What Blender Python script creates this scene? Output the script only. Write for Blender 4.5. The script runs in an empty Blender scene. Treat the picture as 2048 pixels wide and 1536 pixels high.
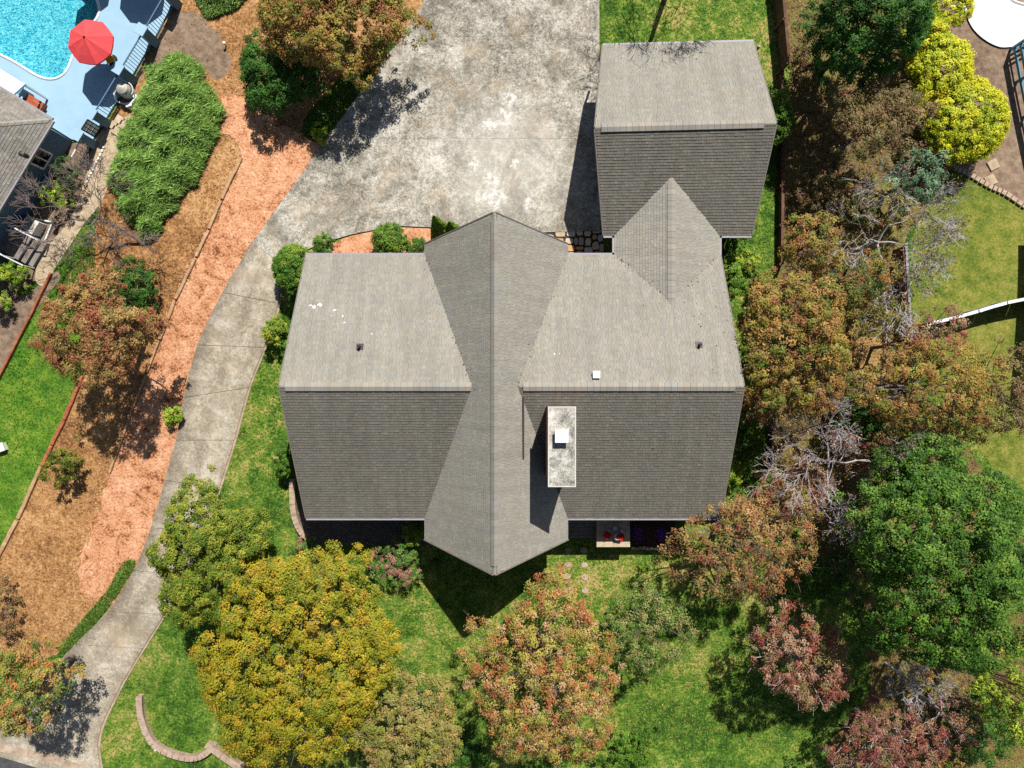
import bpy, math, random
import numpy as np
from mathutils import Vector, noise as mnoise
from mathutils.geometry import delaunay_2d_cdt

random.seed(7)
RNG = np.random.default_rng(11)
scene = bpy.context.scene
COL = scene.collection

# ------------------------------------------------------------------ camera, sky, sun, exposure
CAM_H = 40.5            # metres above the front lawn, looking straight down
F = 1440.0              # focal length in photo pixels (2048 wide)
cam_d = bpy.data.cameras.new('camera')
cam_d.sensor_width = 36.0
cam_d.lens = 36.0 * F / 2048.0
cam_d.clip_start = 0.5
cam_d.clip_end = 2000.0
cam = bpy.data.objects.new('camera', cam_d)
cam.location = (0, 0, CAM_H)
cam.rotation_euler = (0, 0, 0)
COL.objects.link(cam)
scene.camera = cam

SUN_EL = math.radians(53.5)
SUN_AZ = math.radians(18.5)      # towards the top of the picture, a little to the right
world = bpy.data.worlds.new('World')
scene.world = world
world.use_nodes = True
wn = world.node_tree.nodes
wl = world.node_tree.links
sky = wn.new('ShaderNodeTexSky')
sky.sky_type = 'NISHITA'
sky.sun_disc = False
sky.sun_elevation = SUN_EL
sky.sun_rotation = SUN_AZ
bg = wn['Background']
bg.inputs['Strength'].default_value = 0.05
wl.new(sky.outputs['Color'], bg.inputs['Color'])

sun_d = bpy.data.lights.new('sun', 'SUN')
sun_d.energy = 5.0
sun_d.angle = math.radians(0.5)
sun_d.color = (1.0, 0.965, 0.91)
sun = bpy.data.objects.new('sun', sun_d)
sv = Vector((math.sin(SUN_AZ) * math.cos(SUN_EL), math.cos(SUN_AZ) * math.cos(SUN_EL), math.sin(SUN_EL)))
sun.rotation_euler = (-sv).to_track_quat('-Z', 'Y').to_euler()
sun.location = (10, 20, 60)
COL.objects.link(sun)

scene.view_settings.view_transform = 'Standard'
scene.view_settings.look = 'None'
scene.view_settings.exposure = 0.15
scene.view_settings.gamma = 1.0
scene.render.engine = 'CYCLES'
scene.cycles.max_bounces = 5
scene.cycles.diffuse_bounces = 1
scene.cycles.transparent_max_bounces = 8
scene.cycles.use_denoising = False

# ------------------------------------------------------------------ terrain and placing
def smooth(t):
    t = np.clip(t, 0.0, 1.0)
    return t * t * (3 - 2 * t)

def gz(x, y):
    """Height of the ground: the court behind the house lies above the front lawn, the street below it."""
    return 0.3 + 0.9 * smooth((np.asarray(y, float) + 8.0) / 15.0) - 1.1 * smooth((-np.asarray(y, float) - 9.0) / 13.0)

def W(px, py, z):
    d = (CAM_H - z) / F
    return np.array([(px - 1024.0) * d, -(py - 768.0) * d, z])

def G(px, py, dz=0.0):
    z = 0.5
    for _ in range(6):
        p = W(px, py, z)
        z = float(gz(p[0], p[1]))
    p[2] = z + dz
    return p

def s2l(c):
    c = np.asarray(c, float) / 255.0
    return np.where(c <= 0.04045, c / 12.92, ((c + 0.055) / 1.055) ** 2.4)

def rgba(c, k=1.0):
    v = s2l(c) * k
    return (float(v[0]), float(v[1]), float(v[2]), 1.0)

# ------------------------------------------------------------------ mesh helpers
def np_mesh(name, V, faces):
    """faces: int array (n, k) or a list of lists."""
    me = bpy.data.meshes.new(name)
    V = np.asarray(V, dtype=np.float32)
    if isinstance(faces, np.ndarray):
        n, k = faces.shape
        me.vertices.add(len(V)); me.vertices.foreach_set('co', V.ravel())
        me.loops.add(n * k); me.loops.foreach_set('vertex_index', faces.astype(np.int32).ravel())
        me.polygons.add(n); me.polygons.foreach_set('loop_start', np.arange(0, n * k, k, dtype=np.int32))
        me.update(calc_edges=True)
    else:
        me.from_pydata([tuple(map(float, v)) for v in V], [], [list(map(int, f)) for f in faces])
        me.update()
    return me

ORG = {}
def origin(o):
    return ORG.get(o.name, np.zeros(3)) if o else np.zeros(3)

def props(o, label=None, cat=None, group=None, kind=None):
    if label: o['label'] = label
    if cat: o['category'] = cat
    if group: o['group'] = group
    if kind: o['kind'] = kind
    return o

def thing(name, loc, label, cat, group=None):
    o = bpy.data.objects.new(name, None)
    o.empty_display_size = 0.2
    o.location = tuple(map(float, loc))
    COL.objects.link(o)
    ORG[o.name] = np.array(loc, float)
    return props(o, label, cat, group)

def add(name, V, faces, m, parent=None, col=None, **kw):
    V = np.asarray(V, float).reshape(-1, 3)
    if parent is not None:
        base = origin(parent)
    else:
        base = np.array([V[:, 0].mean(), V[:, 1].mean(), V[:, 2].min()])
    me = np_mesh(name, V - base, faces)
    if col is not None:
        a = me.attributes.new('Col', 'FLOAT_COLOR', 'POINT')
        c = np.ones((len(V), 4), np.float32); c[:, :3] = col
        a.data.foreach_set('color', c.ravel())
    me.materials.append(m)
    o = bpy.data.objects.new(name, me)
    COL.objects.link(o)
    if parent is not None:
        o.parent = parent
        ORG[o.name] = base
    else:
        o.location = tuple(base)
        ORG[o.name] = base
    return props(o, **kw)

class MB:
    """Collects simple shapes, then becomes one mesh object."""
    def __init__(self): self.V = []; self.F = []; self.n = 0
    def put(self, v, f):
        v = np.asarray(v, float).reshape(-1, 3)
        self.V.append(v); self.F += [[i + self.n for i in q] for q in f]; self.n += len(v); return self
    def box(self, c, s, rz=0.0, taper=1.0):
        c = np.asarray(c, float); hx, hy, hz = s[0] / 2, s[1] / 2, s[2] / 2
        p = np.array([[-hx, -hy, -hz], [hx, -hy, -hz], [hx, hy, -hz], [-hx, hy, -hz],
                      [-hx * taper, -hy * taper, hz], [hx * taper, -hy * taper, hz], [hx * taper, hy * taper, hz], [-hx * taper, hy * taper, hz]])
        cs, sn = math.cos(rz), math.sin(rz)
        q = p.copy(); q[:, 0] = p[:, 0] * cs - p[:, 1] * sn; q[:, 1] = p[:, 0] * sn + p[:, 1] * cs
        return self.put(q + c, [[0, 3, 2, 1], [4, 5, 6, 7], [0, 1, 5, 4], [1, 2, 6, 5], [2, 3, 7, 6], [3, 0, 4, 7]])
    def bar(self, a, b, w, h=None):
        """box between two points, width w, height h (its up is world up)."""
        a = np.asarray(a, float); b = np.asarray(b, float); h = h or w
        d = b - a; L = np.linalg.norm(d); d /= L
        up = np.array([0, 0, 1.0])
        if abs(d[2]) > 0.95: up = np.array([0, 1.0, 0])
        s = np.cross(d, up); s /= np.linalg.norm(s); u = np.cross(s, d)
        v = [p + s * i * w / 2 + u * j * h / 2 for p in (a, b) for i, j in ((-1, -1), (1, -1), (1, 1), (-1, 1))]
        return self.put(v, [[0, 1, 2, 3], [7, 6, 5, 4], [0, 4, 5, 1], [1, 5, 6, 2], [2, 6, 7, 3], [3, 7, 4, 0]])
    def tube(self, P, R, n=6, cap=True):
        P = np.asarray(P, float); R = np.broadcast_to(np.asarray(R, float), (len(P),))
        T = np.gradient(P, axis=0); T /= np.linalg.norm(T, axis=1)[:, None] + 1e-9
        ref = np.array([0.31, 0.17, 0.93]) if abs(T[0][2]) < 0.9 else np.array([1.0, 0.1, 0])
        a = np.linspace(0, 2 * math.pi, n, endpoint=False)
        V = []
        for p, t, r in zip(P, T, R):
            u = np.cross(t, ref); u /= np.linalg.norm(u) + 1e-9; w = np.cross(t, u)
            V.append(p + r * (np.cos(a)[:, None] * u + np.sin(a)[:, None] * w))
        f = [[i * n + j, i * n + (j + 1) % n, (i + 1) * n + (j + 1) % n, (i + 1) * n + j] for i in range(len(P) - 1) for j in range(n)]
        if cap: f += [list(range(n))[::-1], [(len(P) - 1) * n + j for j in range(n)]]
        return self.put(np.concatenate(V), f)
    def prism(self, poly, z0, z1):
        """vertical prism over a polygon of (x, y); z0, z1 numbers or lists per corner."""
        n = len(poly)
        a0 = np.broadcast_to(z0, (n,)); a1 = np.broadcast_to(z1, (n,))
        v = [(p[0], p[1], z) for p, z in zip(poly, a0)] + [(p[0], p[1], z) for p, z in zip(poly, a1)]
        f = [list(range(n))[::-1], [n + i for i in range(n)]] + [[i, (i + 1) % n, n + (i + 1) % n, n + i] for i in range(n)]
        return self.put(v, f)
    def lathe(self, c, prof, n=12):
        c = np.asarray(c, float); a = np.linspace(0, 2 * math.pi, n, endpoint=False)
        V = [np.stack([c[0] + r * np.cos(a), c[1] + r * np.sin(a), np.full(n, c[2] + z)], 1) for r, z in prof]
        f = [[i * n + j, i * n + (j + 1) % n, (i + 1) * n + (j + 1) % n, (i + 1) * n + j] for i in range(len(prof) - 1) for j in range(n)]
        f += [list(range(n))[::-1], [(len(prof) - 1) * n + j for j in range(n)]]
        return self.put(np.concatenate(V), f)
    def build(self, name, m, parent=None, **kw):
        return add(name, np.concatenate(self.V), self.F, m, parent, **kw)

# ------------------------------------------------------------------ materials
def new_mat(name):
    m = bpy.data.materials.new(name); m.use_nodes = True
    nt = m.node_tree
    return m, nt, nt.nodes, nt.links, nt.nodes['Principled BSDF']

def n_noise(nt, vec, scale, detail=4.0, rough=0.6, dist=0.0):
    t = nt.nodes.new('ShaderNodeTexNoise')
    t.inputs['Scale'].default_value = scale; t.inputs['Detail'].default_value = detail
    t.inputs['Roughness'].default_value = rough; t.inputs['Distortion'].default_value = dist
    nt.links.new(vec, t.inputs['Vector'])
    return t.outputs['Fac']

def n_ramp(nt, fac, stops):
    r = nt.nodes.new('ShaderNodeValToRGB'); e = r.color_ramp.elements
    while len(e) < len(stops): e.new(0.5)
    for el, (p, c) in zip(e, stops):
        el.position = p; el.color = c if len(c) == 4 else (*c, 1)
    nt.links.new(fac, r.inputs['Fac'])
    return r.outputs['Color']

def n_mix(nt, fac, a, b, mode='MIX'):
    m = nt.nodes.new('ShaderNodeMix'); m.data_type = 'RGBA'; m.blend_type = mode
    for s, v in ((m.inputs[0], fac), (m.inputs[6], a), (m.inputs[7], b)):
        if hasattr(v, 'links'): nt.links.new(v, s)
        else: s.default_value = v
    return m.outputs[2]

def n_math(nt, op, a, b=0.0, clamp=False):
    m = nt.nodes.new('ShaderNodeMath'); m.operation = op; m.use_clamp = clamp
    for s, v in ((m.inputs[0], a), (m.inputs[1], b)):
        if hasattr(v, 'links'): nt.links.new(v, s)
        else: s.default_value = v
    return m.outputs[0]

def n_step(nt, v, lo, hi):
    m = nt.nodes.new('ShaderNodeMapRange'); m.interpolation_type = 'SMOOTHSTEP'
    nt.links.new(v, m.inputs['Value']); m.inputs['From Min'].default_value = lo; m.inputs['From Max'].default_value = hi
    return m.outputs['Result']

def n_bump(nt, bsdf, h, strength, dist=0.02):
    b = nt.nodes.new('ShaderNodeBump'); b.inputs['Strength'].default_value = strength; b.inputs['Distance'].default_value = dist
    nt.links.new(h, b.inputs['Height']); nt.links.new(b.outputs['Normal'], bsdf.inputs['Normal'])

def n_pos(nt):
    return nt.nodes.new('ShaderNodeNewGeometry').outputs['Position']

def G4(c): return (*c, 1.0)

def surf(name, stops, scale=2.0, fine=30.0, fine_amt=0.5, big=0.25, big_amt=0.4, rough=0.9, bump=0.4, bdist=0.03, spec=0.2, dist=0.0, stretch=None):
    """mottled surface: ramp over noise, varied by a fine and a very large noise."""
    m, nt, N, L, B = new_mat(name)
    pos = n_pos(nt)
    if stretch:
        mp = N.new('ShaderNodeMapping'); mp.inputs['Scale'].default_value = stretch[0]; mp.inputs['Rotation'].default_value = stretch[1]
        L.new(pos, mp.inputs['Vector']); pos = mp.outputs['Vector']
    a = n_noise(nt, pos, scale, 6, 0.62, dist)
    f = n_noise(nt, pos, fine, 3, 0.6)
    g = n_noise(nt, pos, big, 3, 0.55)
    v = n_math(nt, 'ADD', a, n_math(nt, 'MULTIPLY', n_math(nt, 'SUBTRACT', f, 0.5), fine_amt))
    v = n_math(nt, 'ADD', v, n_math(nt, 'MULTIPLY', n_math(nt, 'SUBTRACT', g, 0.5), big_amt), True)
    c = n_ramp(nt, v, stops)
    L.new(c, B.inputs['Base Color'])
    B.inputs['Roughness'].default_value = rough; B.inputs['Specular IOR Level'].default_value = spec
    if bump: n_bump(nt, B, n_math(nt, 'ADD', n_math(nt, 'MULTIPLY', f, 0.6), a), bump, bdist)
    return m

def plain(name, c, rough=0.6, spec=0.3, metal=0.0, var=0.15, k=1.0, scale=6.0):
    m, nt, N, L, B = new_mat(name)
    pos = n_pos(nt)
    a = n_noise(nt, pos, scale, 5, 0.6)
    base = s2l(c) * k
    L.new(n_ramp(nt, a, [(0.25, (*(base * (1 - var)), 1)), (0.75, (*np.minimum(base * (1 + var), 1), 1))]), B.inputs['Base Color'])
    B.inputs['Roughness'].default_value = rough; B.inputs['Specular IOR Level'].default_value = spec; B.inputs['Metallic'].default_value = metal
    return m

def leaf_mat(name, trans=0.3, rough=0.55):
    m, nt, N, L, B = new_mat(name)
    at = N.new('ShaderNodeAttribute'); at.attribute_name = 'Col'
    L.new(at.outputs['Color'], B.inputs['Base Color'])
    B.inputs['Roughness'].default_value = rough; B.inputs['Specular IOR Level'].default_value = 0.25
    tr = N.new('ShaderNodeBsdfTranslucent'); L.new(at.outputs['Color'], tr.inputs['Color'])
    mx = N.new('ShaderNodeMixShader'); mx.inputs[0].default_value = trans
    L.new(B.outputs[0], mx.inputs[1]); L.new(tr.outputs[0], mx.inputs[2])
    L.new(mx.outputs[0], N['Material Output'].inputs['Surface'])
    return m

M = {}
M['leaf'] = leaf_mat('leaf', 0.22)
M['grassblade'] = leaf_mat('grass_blade', 0.2, 0.7)
M['bark'] = surf('bark', [(0.2, rgba((70, 58, 48))), (0.8, rgba((135, 118, 102)))], 4, 30, 0.6, rough=0.95, bump=0.6)
M['bark_pale'] = surf('bark_pale', [(0.2, rgba((142, 134, 132))), (0.8, rgba((204, 198, 198)))], 4, 30, 0.5, rough=0.9, bump=0.4)
M['bark_grey'] = surf('bark_grey', [(0.2, rgba((92, 80, 78))), (0.8, rgba((150, 134, 126)))], 4, 30, 0.5, rough=0.9, bump=0.4)
# ground
M['lawn'] = surf('lawn', [(0.26, rgba((46, 76, 22))), (0.4, rgba((74, 110, 32))), (0.52, rgba((98, 128, 42))), (0.63, rgba((132, 144, 60))), (0.78, rgba((178, 156, 98)))],
                 1.6, 8, 1.0, 0.24, 1.05, bump=1.0, bdist=0.08)
M['lawn_lush'] = surf('lawn_lush', [(0.25, rgba((50, 92, 20))), (0.45, rgba((80, 124, 32))), (0.65, rgba((114, 144, 44))), (0.85, rgba((158, 160, 76)))],
                      1.5, 9, 0.9, 0.25, 0.6, bump=1.0, bdist=0.08)
M['lawn_dry'] = surf('lawn_dry', [(0.2, rgba((74, 96, 30))), (0.42, rgba((108, 120, 44))), (0.62, rgba((140, 138, 62))), (0.85, rgba((176, 158, 90)))],
                     1.5, 9, 0.9, 0.2, 0.7, bump=0.9, bdist=0.06)
M['clay'] = surf('clay', [(0.24, rgba((112, 66, 40))), (0.36, rgba((174, 116, 80))), (0.47, rgba((204, 144, 104))), (0.62, rgba((218, 164, 126))), (0.86, rgba((232, 192, 160)))],
                 1.6, 9, 0.9, 0.3, 0.35, bump=1.0, bdist=0.08, dist=0.5)
M['straw'] = surf('pine_straw', [(0.2, rgba((110, 78, 48))), (0.42, rgba((160, 116, 72))), (0.6, rgba((182, 136, 88))), (0.85, rgba((204, 164, 116)))],
                  2.0, 8, 1.1, 0.3, 0.9, bump=1.0, bdist=0.06)
M['drygrass'] = surf('dry_grass', [(0.2, rgba((128, 104, 62))), (0.5, rgba((176, 142, 92))), (0.85, rgba((204, 174, 124)))], 2.4, 10, 0.9, 0.3, 0.5, bump=1.0, bdist=0.06)
M['mulch'] = surf('grey_mulch', [(0.2, rgba((92, 74, 60))), (0.5, rgba((142, 120, 100))), (0.8, rgba((176, 154, 130)))], 3.0, 34, 0.9, 0.3, 0.4, bump=0.9, bdist=0.05)
M['litter'] = surf('leaf_litter', [(0.2, rgba((72, 60, 42))), (0.38, rgba((104, 88, 58))), (0.5, rgba((128, 112, 70))), (0.6, rgba((104, 112, 50))), (0.72, rgba((128, 128, 60))), (0.9, rgba((172, 148, 108)))],
                   2.4, 12, 0.9, 0.3, 0.6, bump=1.0, bdist=0.06)
M['darkgravel'] = surf('dark_gravel', [(0.25, rgba((70, 66, 64))), (0.6, rgba((110, 104, 100))), (0.9, rgba((150, 140, 130)))], 8, 60, 0.9, bump=1.0, bdist=0.04)
M['soil'] = surf('soil', [(0.25, rgba((60, 42, 34))), (0.8, rgba((104, 76, 58)))], 5, 40, 0.7, bump=0.9, bdist=0.05)
M['asphalt'] = surf('asphalt', [(0.2, rgba((58, 60, 64))), (0.8, rgba((96, 96, 98)))], 3, 60, 0.5, rough=0.9, bump=0.4)
M['path'] = surf('path_concrete', [(0.2, rgba((150, 130, 104))), (0.55, rgba((192, 172, 142))), (0.85, rgba((212, 196, 170)))], 2.5, 30, 0.5, 0.4, 0.4, bump=0.3)
M['kerb'] = surf('kerb_concrete', [(0.2, rgba((128, 108, 92))), (0.55, rgba((182, 160, 138))), (0.85, rgba((206, 190, 170)))], 2.5, 30, 0.6, 0.4, 0.5, bump=0.3)
M['pooldeck'] = surf('pool_deck', [(0.2, rgba((150, 186, 208))), (0.8, rgba((170, 202, 220)))], 1.0, 40, 0.3, 0.3, 0.3, rough=0.8, bump=0.15)
M['whitedeck'] = surf('white_deck', [(0.2, rgba((226, 228, 230))), (0.8, rgba((240, 240, 240)))], 1.0, 40, 0.3, rough=0.8, bump=0.1)
M['timber'] = surf('timber', [(0.2, rgba((140, 108, 80))), (0.55, rgba((190, 154, 116))), (0.85, rgba((214, 182, 146)))], 3, 24, 0.6, bump=0.4)
M['timber_red'] = surf('timber_red', [(0.2, rgba((120, 66, 44))), (0.55, rgba((176, 104, 72))), (0.85, rgba((204, 140, 104)))], 3, 24, 0.6, bump=0.4)
M['timber_dark'] = surf('timber_dark', [(0.2, rgba((74, 52, 44))), (0.6, rgba((112, 82, 68))), (0.9, rgba((150, 118, 98)))], 3, 24, 0.6, bump=0.4)
M['deckwood'] = surf('deck_wood', [(0.2, rgba((112, 104, 98))), (0.8, rgba((158, 148, 138)))], 3, 24, 0.5, bump=0.3)
M['stonecap'] = surf('stone_cap', [(0.2, rgba((142, 120, 104))), (0.55, rgba((186, 162, 142))), (0.85, rgba((204, 186, 168)))], 4, 30, 0.6, bump=0.4)
M['brick'] = surf('brick', [(0.2, rgba((112, 74, 62))), (0.55, rgba((150, 106, 92))), (0.85, rgba((176, 136, 120)))], 5, 30, 0.6, bump=0.5)
# building
M['siding'] = surf('siding', [(0.2, rgba((104, 96, 86))), (0.8, rgba((136, 126, 112)))], 3, 24, 0.4, bump=0.2)
M['trim'] = plain('trim', (158, 152, 156), 0.5, 0.4, var=0.06)
M['white'] = plain('white_paint', (236, 238, 242), 0.5, 0.4, var=0.04)
M['navy'] = plain('blue_grey_paint', (92, 122, 148), 0.7, 0.3, var=0.08)
M['black'] = plain('black_metal', (34, 34, 38), 0.5, 0.4, var=0.1)
M['darkmetal'] = plain('dark_flashing', (64, 56, 54), 0.5, 0.4, var=0.1)
M['glass'] = plain('window_glass', (24, 30, 36), 0.08, 0.8, var=0.1)
M['galv'] = plain('galvanised_metal', (214, 220, 232), 0.35, 0.5, 0.3, var=0.05)
M['red_canvas'] = plain('red_canvas', (232, 82, 84), 0.8, 0.2, var=0.05)
M['yellow'] = plain('yellow_plastic', (240, 180, 30), 0.5, 0.4, var=0.06)
M['orange_wood'] = plain('stained_wood', (176, 92, 58), 0.6, 0.3, var=0.2)
M['pvc'] = plain('white_pipe', (226, 228, 232), 0.4, 0.4, var=0.04)
M['tank'] = plain('beige_tank', (188, 186, 172), 0.45, 0.4, var=0.06)
M['pot'] = plain('pale_pot', (206, 208, 212), 0.5, 0.4, var=0.05)
M['teal'] = plain('teal_paint', (96, 146, 170), 0.6, 0.3, var=0.08)
M['greybox'] = plain('pale_box', (224, 220, 208), 0.6, 0.3, var=0.06)

# ------------------------------------------------------------------ outlines on the ground
def catmull(P, closed=True, sub=6):
    P = np.asarray(P, float); n = len(P); out = []
    rng = range(n) if closed else range(n - 1)
    for i in rng:
        p0, p1, p2, p3 = (P[(i - 1) % n], P[i], P[(i + 1) % n], P[(i + 2) % n]) if closed else (P[max(i - 1, 0)], P[i], P[i + 1], P[min(i + 2, n - 1)])
        for t in np.linspace(0, 1, sub, endpoint=False):
            out.append(0.5 * ((2 * p1) + (p2 - p0) * t + (2 * p0 - 5 * p1 + 4 * p2 - p3) * t * t + (3 * p1 - p0 - 3 * p2 + p3) * t ** 3))
    if not closed: out.append(P[-1])
    return np.array(out)

def outline(px, smooth_it=True, step=0.35, jit=0.0, seed=0):
    """photo points on the ground -> closed outline in metres, resampled, with an uneven edge."""
    P = np.array([G(*p)[:2] for p in px])
    if smooth_it: P = catmull(P, True, 5)
    out = []
    for i in range(len(P)):
        a, b = P[i], P[(i + 1) % len(P)]
        k = max(1, int(np.linalg.norm(b - a) / step))
        for t in np.linspace(0, 1, k, endpoint=False): out.append(a + (b - a) * t)
    out = np.array(out)
    if jit:
        for i, p in enumerate(out):
            q = Vector((p[0] * 1.1 + seed, p[1] * 1.1, 0)); r = Vector((p[0] * 4.3 + seed, p[1] * 4.3, 3))
            v = mnoise.noise_vector(q) * jit + mnoise.noise_vector(r) * jit * 0.45
            out[i] = p + np.array([v.x, v.y])
    return out

def inside(poly, X, Y):
    poly = np.asarray(poly); c = np.zeros(np.shape(X), bool); n = len(poly); j = n - 1
    for i in range(n):
        xi, yi = poly[i]; xj, yj = poly[j]
        if yi != yj:
            c ^= ((yi > Y) != (yj > Y)) & (X < (xj - xi) * (Y - yi) / (yj - yi) + xi)
        j = i
    return c

def sheet(name, poly, dz, m, grid=0.7, hole=None, zfun=None, parent=None, relief=0.0, **kw):
    poly = np.asarray(poly); zf = zfun or gz
    x0, y0 = poly.min(0); x1, y1 = poly.max(0)
    gx, gy = np.meshgrid(np.arange(x0, x1, grid), np.arange(y0, y1, grid))
    gx = gx.ravel() + RNG.uniform(-.2, .2, gx.size) * grid; gy = gy.ravel() + RNG.uniform(-.2, .2, gy.size) * grid
    k = inside(poly, gx, gy)
    if hole is not None: k &= ~inside(hole, gx, gy)
    pts = [Vector(p) for p in poly]; edges = [(i, (i + 1) % len(poly)) for i in range(len(poly))]
    if hole is not None:
        b = len(pts); pts += [Vector(p) for p in hole]; edges += [(b + i, b + (i + 1) % len(hole)) for i in range(len(hole))]
    pts += [Vector((a, b)) for a, b in zip(gx[k], gy[k])]
    v, e, f, *_ = delaunay_2d_cdt(pts, edges, [], 0, 1e-5)
    V = np.array([(p.x, p.y) for p in v]); Fc = np.array([t for t in f if len(t) == 3])
    c = V[Fc].mean(1); ok = inside(poly, c[:, 0], c[:, 1])
    if hole is not None: ok &= ~inside(hole, c[:, 0], c[:, 1])
    Fc = Fc[ok]
    Z = np.asarray(zf(V[:, 0], V[:, 1])) + dz
    if relief:
        Z = Z + np.array([relief * (0.5 + 0.5 * mnoise.noise(Vector((a * 2.2, b * 2.2, 0)))) + relief * 0.6 * abs(mnoise.noise(Vector((a * 5.5, b * 5.5, 2)))) for a, b in V])
    return add(name, np.column_stack([V, Z]), Fc, m, parent, **kw)

# pools are dug out of the ground sheet
POOL = outline([(-60, -70), (120, -70), (175, -30), (200, 10), (196, 40), (165, 70), (150, 110), (135, 145), (112, 160), (80, 155), (30, 125), (-30, 95), (-90, 60), (-120, -20)], True)
POOL_R = outline([(2008, -60), (2016, -8), (2034, 8), (2080, 14), (2140, 0), (2150, -60)], True)

def make_terrain():
    xs = np.concatenate([np.array([-400, -250, -150, -90, -60, -45]), np.arange(-36, 36.1, 0.6), np.array([45, 60, 90, 150, 250, 400])])
    ys = xs.copy()
    X, Y = np.meshgrid(xs, ys); Z = gz(X, Y) - 0.008
    V = np.column_stack([X.ravel(), Y.ravel(), Z.ravel()])
    n = len(xs); i, j = np.meshgrid(np.arange(n - 1), np.arange(n - 1)); a = (j * n + i).ravel()
    Fq = np.column_stack([a, a + 1, a + n + 1, a + n])
    hit = (inside(POOL, V[:, 0], V[:, 1]) | inside(POOL_R, V[:, 0], V[:, 1]))
    Fq = Fq[~hit[Fq].any(1)]
    return add('ground', V, Fq, M['lawn'], kind='structure', label='green and yellowing lawn ground around the house')
make_terrain()

# --- soil, straw and lawn patches
LUSH_L = outline([(-60, 860), (0, 762), (62, 640), (110, 570), (150, 540), (168, 640), (166, 752), (128, 842), (88, 926), (40, 1035), (-2, 1122), (-60, 1200)], False, jit=0.05)
DRY_R = outline([(1830, 470), (1880, 360), (1960, 352), (2060, 420), (2120, 500), (2120, 1150), (2040, 1120), (2030, 1020), (1960, 900), (1900, 820), (1830, 660)], True, jit=0.15)
STRAW = outline([(330, -40), (700, -40), (820, -40), (870, -40), (800, 95), (700, 225), (610, 345), (520, 470), (430, 610), (392, 700), (370, 790), (350, 890), (328, 965), (300, 1060),
                 (268, 1145), (205, 1225), (135, 1300), (60, 1330), (-60, 1290), (-60, 1190), (-6, 1125), (40, 1038), (92, 926), (130, 842), (168, 752), (160, 640), (120, 570), (190, 470), (200, 400), (186, 330), (208, 258), (262, 168), (306, 92)], False, jit=0.07)
CLAY = outline([(455, 190), (500, 205), (600, 260), (650, 285), (612, 345), (560, 412), (506, 490), (445, 590), (396, 694), (371, 790), (354, 882), (332, 962), (303, 1058), (268, 1142), (222, 1212),
                (195, 1205), (158, 1168), (170, 1100), (205, 1010), (224, 940), (250, 872), (276, 800), (318, 690), (348, 606), (394, 522), (447, 398), (482, 322), (462, 270), (430, 230)], True, step=.16, jit=0.42)
MULCH_TL = outline([(345, 12), (400, 40), (440, 70), (460, 110), (440, 150), (350, 115), (285, 150), (262, 190), (255, 165), (300, 95), (335, 40)], True, step=.2, jit=0.5)
MULCH_L = outline([(-60, 545), (0, 560), (50, 590), (105, 545), (118, 560), (62, 638), (0, 758), (-60, 850)], True, jit=0.08)
MULCH_H = outline([(186, 284), (214, 288), (190, 340), (160, 410), (110, 480), (70, 560), (0, 575), (-60, 570), (-60, 420), (40, 400), (100, 320), (140, 290)], True, jit=0.05)
PATH_L = outline([(182, 300), (205, 260), (248, 235), (262, 240), (232, 320), (205, 400), (168, 450), (120, 520), (90, 570), (70, 555), (88, 500), (120, 465), (150, 420), (172, 350)], True, jit=0.04)
LITTER = outline([(1572, -40), (1935, -40), (1930, 60), (1900, 340), (1850, 420), (1800, 520), (1810, 740), (1900, 840), (1960, 930), (2040, 1060), (2090, 1200), (2100, 1600), (1700, 1600), (1660, 1480), (1740, 1380), (1720, 1240),
                  (1640, 1120), (1620, 1000), (1570, 940), (1545, 930), (1548, 830), (1562, 540), (1566, 300), (1582, 150)], True, jit=0.25)
MULCH_R = outline([(1880, -40), (2120, -40), (2120, 470), (2040, 405), (1980, 375), (1900, 340), (1860, 320), (1880, 200), (1880, 60)], True, jit=0.06)
TAN = outline([(1690, 700), (1740, 672), (1800, 700), (1800, 745), (1740, 770), (1690, 750)], True, jit=0.2)
sheet('lawn_patch', LUSH_L, 0.002, M['lawn_lush'], kind='structure', label='lush green lawn of the left neighbour')
sheet('lawn_patch', DRY_R, 0.0, M['lawn_dry'], kind='structure', label='yellowing lawn of the right neighbour')
sheet('pine_straw_bank', STRAW, 0.006, M['straw'], kind='structure', label='brown pine straw bank beside the driveway')
sheet('clay_bank', CLAY, 0.012, M['clay'], grid=0.16, relief=0.04, kind='structure', label='bare orange clay strip along the driveway')
sheet('mulch_bed', MULCH_TL, 0.012, M['mulch'], kind='structure', label='grey mulch bed below the pool fence')
sheet('mulch_bed', MULCH_L, 0.016, M['mulch'], kind='structure', label='grey mulch bed beside the left neighbour lawn')
sheet('mulch_bed', MULCH_H, 0.012, M['mulch'], kind='structure', label='mulch bed in the shade of the blue house')
sheet('path', PATH_L, 0.02, M['path'], kind='structure', label='tan concrete path along the blue house')
sheet('leaf_litter_bed', LITTER, 0.006, M['litter'], kind='structure', label='leaf litter bed under the trees on the right')
sheet('mulch_bed', MULCH_R, 0.012, M['mulch'], kind='structure', label='grey mulch bed of the right neighbour')
sheet('dry_grass', TAN, 0.012, M['drygrass'], kind='structure', label='dry tan grass clearing between the orange trees')
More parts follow.
